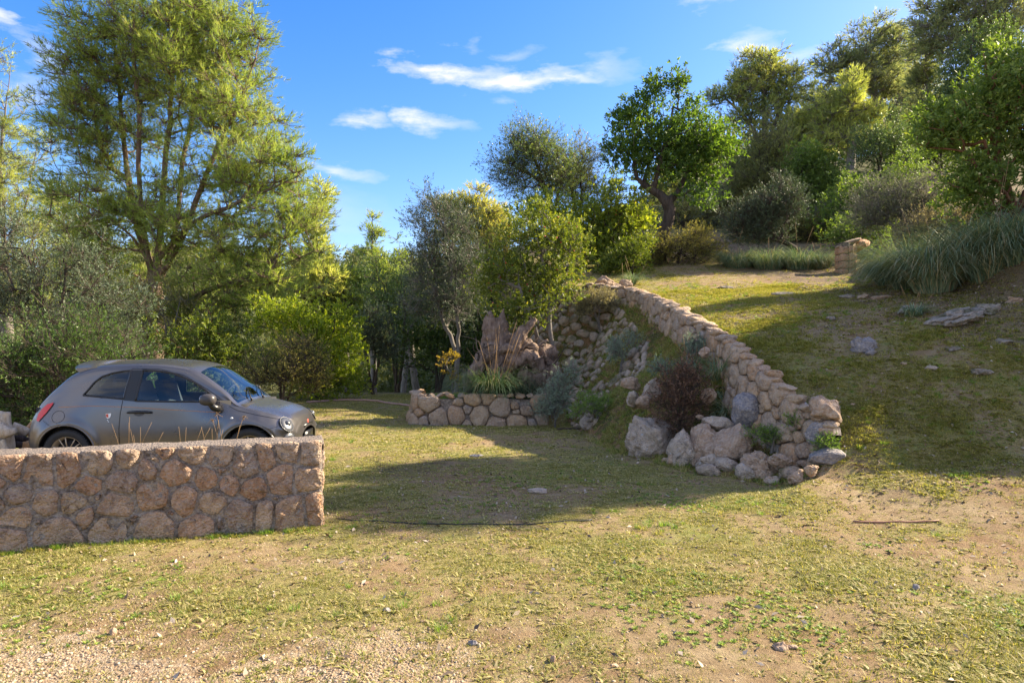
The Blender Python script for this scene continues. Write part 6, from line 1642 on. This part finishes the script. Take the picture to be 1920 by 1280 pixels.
# dry weeds standing behind the wall top
for k, (px, h) in enumerate([(240, .17), (262, .08), (345, .14), (400, .14), (428, .20)]):
    p = at(px, 835, 6.75); mb = MB(); rg = np.random.default_rng(k + 70); nn = 4
    root = thing('dry_weed', ['leftmost dry weed stalks showing over the wall in front of the car door', 'short dry weed just right of the leftmost stalks over the wall', 'bent dry stalk over the wall below the door middle', 'thin dry stalks over the wall by the door edge', 'dry seed head standing over the wall before the front wheel arch'][k], 'weed', (p[0], 6.75, tz(p[0], 6.75)))
    for q in range(nn):
        a = rg.random() * 6.28; le = rg.uniform(.05, .35); l = (.78 + h) * rg.uniform(.9, 1.03); pts = [np.array([math.cos(a) * math.sin(le) * l * t * t, .12 * math.sin(a) * math.sin(le) * l * t, math.cos(le * .6) * l * t]) for t in np.linspace(0, 1, 7)]
        mb.tube(pts, .0016, 4)
        if k == 4 and q < 3:
            for w_ in range(10): e = pts[-1]; mb.tube([e, e + np.array([rg.normal() * .03, 0, rg.uniform(-.05, .02)])], [.004, .001], 3)
    obj('stalks', mb.mesh('stalks', L_straw, True), root)

# ------------------------------------------------------------------ small shrubs on the bank
F_SIL = fv(F_OLIVE, rc=.12, ll=.032, lw=.010, shoots=9, leaves=12, slen=.09, spread=60, twr=.002)
def small(name, label, cat, px, py, Y, blobs, n, mat, seed, fol, stems=5, bark=None, **k):
    p = at(px, py, Y); b = np.array([p[0], Y, tz(p[0], Y)]); rr = np.random.default_rng(seed); bl = [px_blob(q[0], q[1], Y + (q[4] if len(q) > 4 else 0), q[2], q[3]) for q in blobs]
    cz = np.mean([q[0] for q in bl], 0); tr = [[b - [0, 0, .05], (b + cz) / 2 + rr.normal(size=3) * .03, cz + rr.normal(size=3) * .08] for _ in range(stems)]
    for t_ in tr[1:]: t_[0] = b + np.array([0, 0, .02])
    return plant(name, label, cat, b, tr, bl, n, mat, bark or M_bark_grey, seed, fol, base_r=.022, rmin=.0015, step=.08, rtip=.002, sides=5, **k)
small('silver_shrub', 'silvery shrub spilling over the right end of the planter wall', 'shrub', 1040, 785, 13.6, [(1040, 745, 34, 28), (1055, 715, 26, 22), (1030, 770, 30, 16), (1075, 700, 12, 18)], 110, L_silver, 101, F_SIL, 6)
small('silver_shrub', 'small silvery sprig halfway up the mossy stone bank', 'shrub', 1160, 680, 13.8, [(1160, 655, 18, 18), (1185, 640, 12, 16)], 40, L_silver, 102, F_SIL, 4)
small('silver_shrub', 'small blue green sprig on the bank near the low wall', 'shrub', 1302, 670, 11.4, [(1303, 652, 15, 15), (1240, 690, 12, 14)], 36, L_silver, 103, F_SIL, 4)
small('pale_shrub', 'pale straw coloured shrub on the terrace corner in front of the boulders', 'shrub', 1125, 595, 16.4, [(1105, 565, 24, 18), (1135, 563, 26, 18), (1095, 580, 16, 12)], 110, L_pale, 104, fv(F_SIL, ll=.035, lw=.014), 6)
small('brown_shrub', 'withered brown shrub with bare dark twigs above the largest boulder', 'shrub', 1275, 825, 10.0, [(1280, 715, 45, 34), (1262, 745, 42, 34), (1295, 755, 34, 34), (1265, 780, 30, 28), (1300, 700, 26, 18)], 175, L_brown, 105, fv(F_SIL, rc=.15, ll=.030, lw=.012, slen=.09, shoots=7, leaves=9, twr=.0022), 12, M_bark_dark)
small('green_herb', 'leafy green weed hanging from the near retaining wall stones', 'plant', 1490, 800, 8.7, [(1492, 793, 18, 10), (1505, 785, 10, 8)], 20, L_weed, 106, fv(F_SIL, rc=.06, ll=.03, lw=.008), 3)
small('green_herb', 'green weed tuft growing on the bank under the retaining wall corner', 'plant', 1445, 830, 8.85, [(1445, 818, 20, 10), (1420, 812, 12, 8)], 24, L_weed, 107, fv(F_SIL, rc=.06, ll=.03, lw=.008), 3)
small('green_herb', 'yellow green weed growing above the blue grey slab', 'plant', 1545, 840, 8.05, [(1545, 832, 16, 10)], 14, L_weed, 108, fv(F_SIL, rc=.05, ll=.03, lw=.007), 3)
small('green_herb', 'broad patch of green herbs at the foot of the bank beyond the boulders', 'plant', 1120, 770, 12.6, [(1110, 755, 36, 20), (1150, 770, 26, 20), (1085, 770, 18, 12)], 60, L_weed, 109, fv(F_SIL, rc=.09, ll=.04, lw=.010), 5)
small('green_herb', 'yellowing vine leaves lit by the sun at the left of the tree stump', 'plant', 848, 740, 16.5, [(840, 680, 14, 20), (852, 705, 10, 18), (846, 665, 12, 8)], 15, leaf_mat('yellow_vine_leaves', [(0, (.16, .13, .03)), (1, (.48, .32, .06))], .5, .5, .2), 110, fv(F_SIL, rc=.12, ll=.045, lw=.03, shoots=5), 3)

# ground cover inside the planter
P8, _ = spread(2600, -1.8, 1.0, 14.15, 16.0, lambda P: np.ones(len(P)), 8); n = len(P8)
scatter('planter_herbs', P8, rng.random(n) * 6.28, .8 + .9 * rng.random(n), rng.choice([1, 3], n), tall)

# ------------------------------------------------------------------ tree stump with gnarled roots
def gnarl(parts, mat, name, sub=3, amp=.24, freq=5.5):
    "skinned twisting limbs merged by displacement"
    mb = MB()
    for P, R, fl in parts:
        P = np.asarray(P, float); seg = np.linalg.norm(np.diff(P, axis=0), axis=1); c = np.concatenate([[0], np.cumsum(seg)]); m = max(10, int(c[-1] / .035)); q = np.linspace(0, c[-1], m)
        Q = np.column_stack([np.interp(q, c, P[:, k]) for k in range(3)]); Rq = np.interp(q, c, R)
        for _ in range(4): Q[1:-1] = .5 * Q[1:-1] + .25 * (Q[:-2] + Q[2:])
        s = MB(); s.tube(Q, Rq, 26, True); V = s.V[0]; F = s.F
        ax = np.vstack([np.repeat(Q, 26, 0), Q[:1], Q[-1:]]); d = V - ax; L = np.linalg.norm(d, axis=1, keepdims=True)
        rr = np.concatenate([np.repeat(Rq, 26), [Rq[0], Rq[-1]]])[:, None]
        st = V * [1, 1, .35]
        f = fbm(st * freq * 2.2, 3, 3)[:, None] * .55 + fbm(V * freq * .8, 3, 4)[:, None] * .6; ridge = 1 - np.abs(fbm(st * freq * 3.2 + 9, 2, 5))[:, None] * 2.2
        V = ax + d * (1 + amp * 2.2 * f + amp * ridge) * fl
        mb.V.append(V); 
        for k in (3, 4): mb.F[k] += [x + mb.n for x in s.F[k]]
        mb.n += len(V)
    return mb.mesh(name, mat, False)
def stump():
    Y = 15.2; c = at(965, 735, Y); z0 = tz(c[0], Y); root = thing('tree_stump', 'big upturned gnarled grey brown tree stump with twisted roots behind the planter', 'tree stump', (c[0], Y, z0))
    k = Y / 1280; L = lambda px, py, dy=0: np.array([(px - 960) * k - c[0], dy, CAM_Z - (py - 640) * k - z0])
    trunkp = [([L(940, 720), L(935, 680, .05), L(930, 640, 0), L(928, 596, 0)], [.34, .33, .27, .17], 1.0), ([L(915, 620), L(918, 592, -.03), L(920, 582)], [.13, .08, .02], 1), ([L(938, 615), L(942, 590), L(945, 578)], [.10, .05, .01], 1),
              ([L(960, 690, -.05), L(968, 650, -.1), L(978, 622, -.1), L(1005, 598, -.05)], [.24, .20, .12, .04], 1)]
    obj('trunk', gnarl(trunkp, M_dead, 'trunk'), root)
    roots = [([L(930, 670, -.1), L(905, 668, -.15), L(888, 700, -.2), L(880, 735, -.2)], [.15, .14, .11, .07], 1), ([L(960, 680, -.2), L(990, 665, -.25), L(1010, 685, -.25), L(1000, 715, -.2)], [.16, .13, .12, .06], 1),
             ([L(970, 715, -.1), L(1000, 720, -.15), L(1030, 700, -.1), L(1050, 715)], [.26, .24, .18, .08], 1), ([L(990, 690, .1), L(1020, 665, .1), L(1045, 660, .1)], [.22, .2, .12], 1), ([L(1005, 735, -.2), L(1030, 725, -.25), L(1040, 695, -.2), L(1025, 672, -.2)], [.16, .17, .12, .05], 1),
             ([L(925, 665, -.25), L(950, 650, -.3), L(975, 660, -.28)], [.06, .09, .05], 1), ([L(975, 640, -.1), L(1000, 650, -.1), L(1012, 680, 0)], [.1, .09, .05], 1)]
    rg = np.random.default_rng(12)
    for q in range(46):
        a0 = L(rg.uniform(895, 1045), rg.uniform(640, 730), -.25 - rg.random() * .15); v = np.array([rg.normal() * .25, -rg.random() * .15, rg.normal() * .22]); w = np.array([rg.normal() * .2, 0, rg.normal() * .2])
        mb = MB(); mb.tube([a0 + v * t + w * t * t + .04 * np.sin(t * 7 + q) for t in np.linspace(0, 1, 8)], np.linspace(rg.uniform(.012, .035), .004, 8), 6)
        obj('root_fibre', mb.mesh('root_fibre', M_dead if q % 3 else M_bark_dark, True), root)
    for P, R, fl in roots: obj('root', gnarl([(P, R, fl)], M_dead, 'root', amp=.30), root)
stump()

# ------------------------------------------------------------------ firewood heap at the left
def log(label, p0, p1, r, seed, mat=None, cat='log'):
    p0 = np.array(p0, float); p1 = np.array(p1, float); me = gnarl([([p0 - p0, (p1 - p0) * .5 + [0, 0, .01], p1 - p0], [r, r * .95, r * .85], 1)], mat or M_pale_wood, 'log', amp=.10, freq=6)
    return obj('log', me, None, tuple(p0), label=label, cat=cat)
def heap():
    Y = 8.9; k = Y / 1280; A = lambda px, py, y=Y: at(px, py, y)
    root = thing('root_stump', 'pale weathered root stump beside the rear of the car', 'tree stump', (A(5, 890)[0], Y, 0.0)); o = np.array(root.location)
    for P, R in [([A(8, 900), A(6, 850), A(2, 800), A(10, 772)], [.26, .24, .2, .08]), ([A(15, 880), A(28, 835), A(20, 800), A(22, 772)], [.12, .10, .09, .04]), ([A(-20, 900), A(-15, 840), A(-10, 790), A(-6, 765)], [.25, .22, .16, .06]),
                 ([A(5, 800, Y - .1), A(22, 812, Y - .15), A(40, 806, Y - .1)], [.10, .09, .05]), ([A(20, 900, Y - .1), A(26, 860, Y - .15), A(12, 825, Y - .15)], [.06, .07, .05])]:
        obj('root', gnarl([([p - o - [.06, 0, 0] for p in P], np.array(R) * .62, 1)], M_pale_wood, 'root', amp=.30, freq=7), root)
    M_cut = bark_mat('split_wood', (.42, .22, .10), (.70, .46, .27), 12); M_char = bark_mat('dark_log_bark', (.035, .025, .025), (.12, .09, .08), 12)
    log('pale curved log on top of the firewood next to the car bumper', A(22, 800, 9.1), A(52, 812, 9.2), .07, 1)
    log('dark log under the pale one in the firewood heap', A(22, 820, 9.0), A(56, 826, 9.15), .045, 2, M_char)
    log('second dark log lower in the firewood heap', A(24, 832, 8.95), A(58, 838, 9.1), .045, 3, M_char)
    log('split orange log end at the car bumper', A(42, 836, 9.3), A(60, 832, 8.95), .05, 4, M_cut)
    log('short upright split log against the car bumper', A(48, 858, 9.0), A(50, 828, 9.0), .05, 5, M_cut)
    log('broad split log lying at the bottom of the firewood heap', A(10, 870, 9.2), A(56, 866, 9.1), .10, 6, M_char)
    log('orange split log sticking out behind the car bumper', A(48, 815, 9.5), A(66, 790, 9.6), .05, 7, M_cut)
heap()

# ------------------------------------------------------------------ little stone pillar with sloping cap
def pillar():
    Y = 19.0; c = at(1592, 500, Y); z = tz(c[0], Y); root = thing('stone_pillar', 'short rough orange stone pillar with a sloping cap half buried in grass', 'pillar', (c[0], Y, z - .05))
    rng = np.random.default_rng(3)
    root.scale = (.8, .8, .92); bd = MB(); bd.box((0, .25, .50), (.46, .56, 1.0), None, .95); core = obj('core', bd.mesh('core', M_mortar), root)
    M_or = rock_mat('orange_rubble', [(.62, .31, .17), (.54, .27, .15), (.62, .36, .22)], stain=(.2, .12, .08), stain_amt=.4, bump=.8)
    seeds = [(x + rng.uniform(-.03, .03), h + rng.uniform(-.02, .02), .12, .10) for h in (.1, .32, .54, .76) for x in (-.15, .08, .24)]
    for cp in stone_cells(seeds, (-.25, .25, 0, .9), gap=.02, rng=rng): 
        if cp is not None: wall_stone(cp, lambda s, h, d: np.column_stack([s, -.03 - np.asarray(d), h]), rng, .04, .03, M_or, root)
    for cp in stone_cells([(x, h, .12, .1) for h in (.1, .32, .54, .76) for x in (.1, .38)], (0, .55, 0, .9), gap=.02, rng=rng):
        if cp is not None: wall_stone(cp, lambda s, h, d: np.column_stack([-.235 - np.asarray(d), s, h]), rng, .04, .03, M_or, root)
    me = rock_mesh((.44, .42, .075), 5, 3, 4, .10, M_brown, 'cap_stone'); obj('cap_stone', me, root, (.10, .25, 1.0), (0, -.30, 0))
    me = rock_mesh((.5, .35, .20), 6, 3, 6, .18, M_or, 'broken_masonry'); obj('broken_masonry', me, root, (.42, .35, .9), (0, -.3, .2))
pillar()

# ------------------------------------------------------------------ hoses and sticks lying on the ground
def hose(label, pts, r, mat, cat='hose', name='hose'):
    P = np.array([(at(px, py, 1)[0] * Y, Y) for px, py, Y in pts]); c = np.concatenate([[0], np.cumsum(np.linalg.norm(np.diff(P, axis=0), axis=1))]); q = np.linspace(0, c[-1], max(12, int(c[-1] / .06)))
    X = np.interp(q, c, P[:, 0]); Yv = np.interp(q, c, P[:, 1])
    for _ in range(12): X[1:-1] = .5 * X[1:-1] + .25 * (X[:-2] + X[2:]); Yv[1:-1] = .5 * Yv[1:-1] + .25 * (Yv[:-2] + Yv[2:])
    Z = terrain(X, Yv) + r * .8 + .004; mb = MB(); mb.tube(np.column_stack([X, Yv, Z]) - [X[0], Yv[0], 0], r, 6)
    return obj(name, mb.mesh(name, mat, True), None, (X[0], Yv[0], 0), label=label, cat=cat)
# trees standing just outside the right edge, whose shade falls over the slope and the yard
def shade_trees():
    oak = [o for o in bpy.data.objects if o.get('label', '').startswith('black green holm oak')][0]; pine = [o for o in bpy.data.objects if o.get('label', '').startswith('open crowned pine')][0]
    arb = [o for o in bpy.data.objects if o.get('label', '').startswith('large dark glossy')][0]
    for src, x, y, s, r, lab in SHADE:
        S = dict(oak=oak, pine=pine, arb=arb)[src]; copy_tree(S, (x, y, tz(x, y) - .05), r, s, lab, 'trees beyond the right edge')
SHADE = [('arb', 10.9, 11.3, .72, 4.0, 'small strawberry tree just outside the right edge'), ('arb', 12.6, 12.75, 1.32, 1.0, 'strawberry tree just outside the right edge beside the slope')]
shade_trees()
M_hose = simple('black_hose', (.02, .02, .02), .5); M_pipe = simple('rusty_pipe', (.28, .13, .09), .7); M_pink = simple('pink_pipe', (.45, .27, .22), .6)
def gY(py): return CAM_Z * 1280 / (py - 640)
hose('thin black hose lying across the yard from the wall end', [(630, 975, gY(975)), (720, 984, gY(984)), (830, 986, gY(986)), (950, 988, gY(988)), (1040, 982, gY(982)), (1110, 974, gY(974))], .0055, M_hose)
hose('reddish pipe lying at the far edge of the lawn', [(575, 755, gY(755)), (640, 751, gY(751)), (700, 753, gY(753)), (740, 758, gY(758)), (782, 765, gY(765))], .03, M_pink, 'pipe', 'pipe')
hose('rusty pipe half buried in the grass at the right', [(1600, 931, 6.35), (1650, 934, 6.35), (1700, 939, 6.3), (1760, 937, 6.3)], .008, M_pipe, 'pipe', 'pipe')
hose('dark bare branch lying on the bank foot beside the silvery shrub', [(1045, 760, 13.2), (1085, 750, 13.3), (1110, 758, 13.1), (1140, 775, 12.8)], .02, M_bark_dark, 'branch', 'branch')
hose('short stick on the lawn in front of the planter left end', [(765, 795, gY(795)), (800, 797, gY(797)), (830, 799, gY(799))], .012, M_bark_grey, 'stick', 'stick')
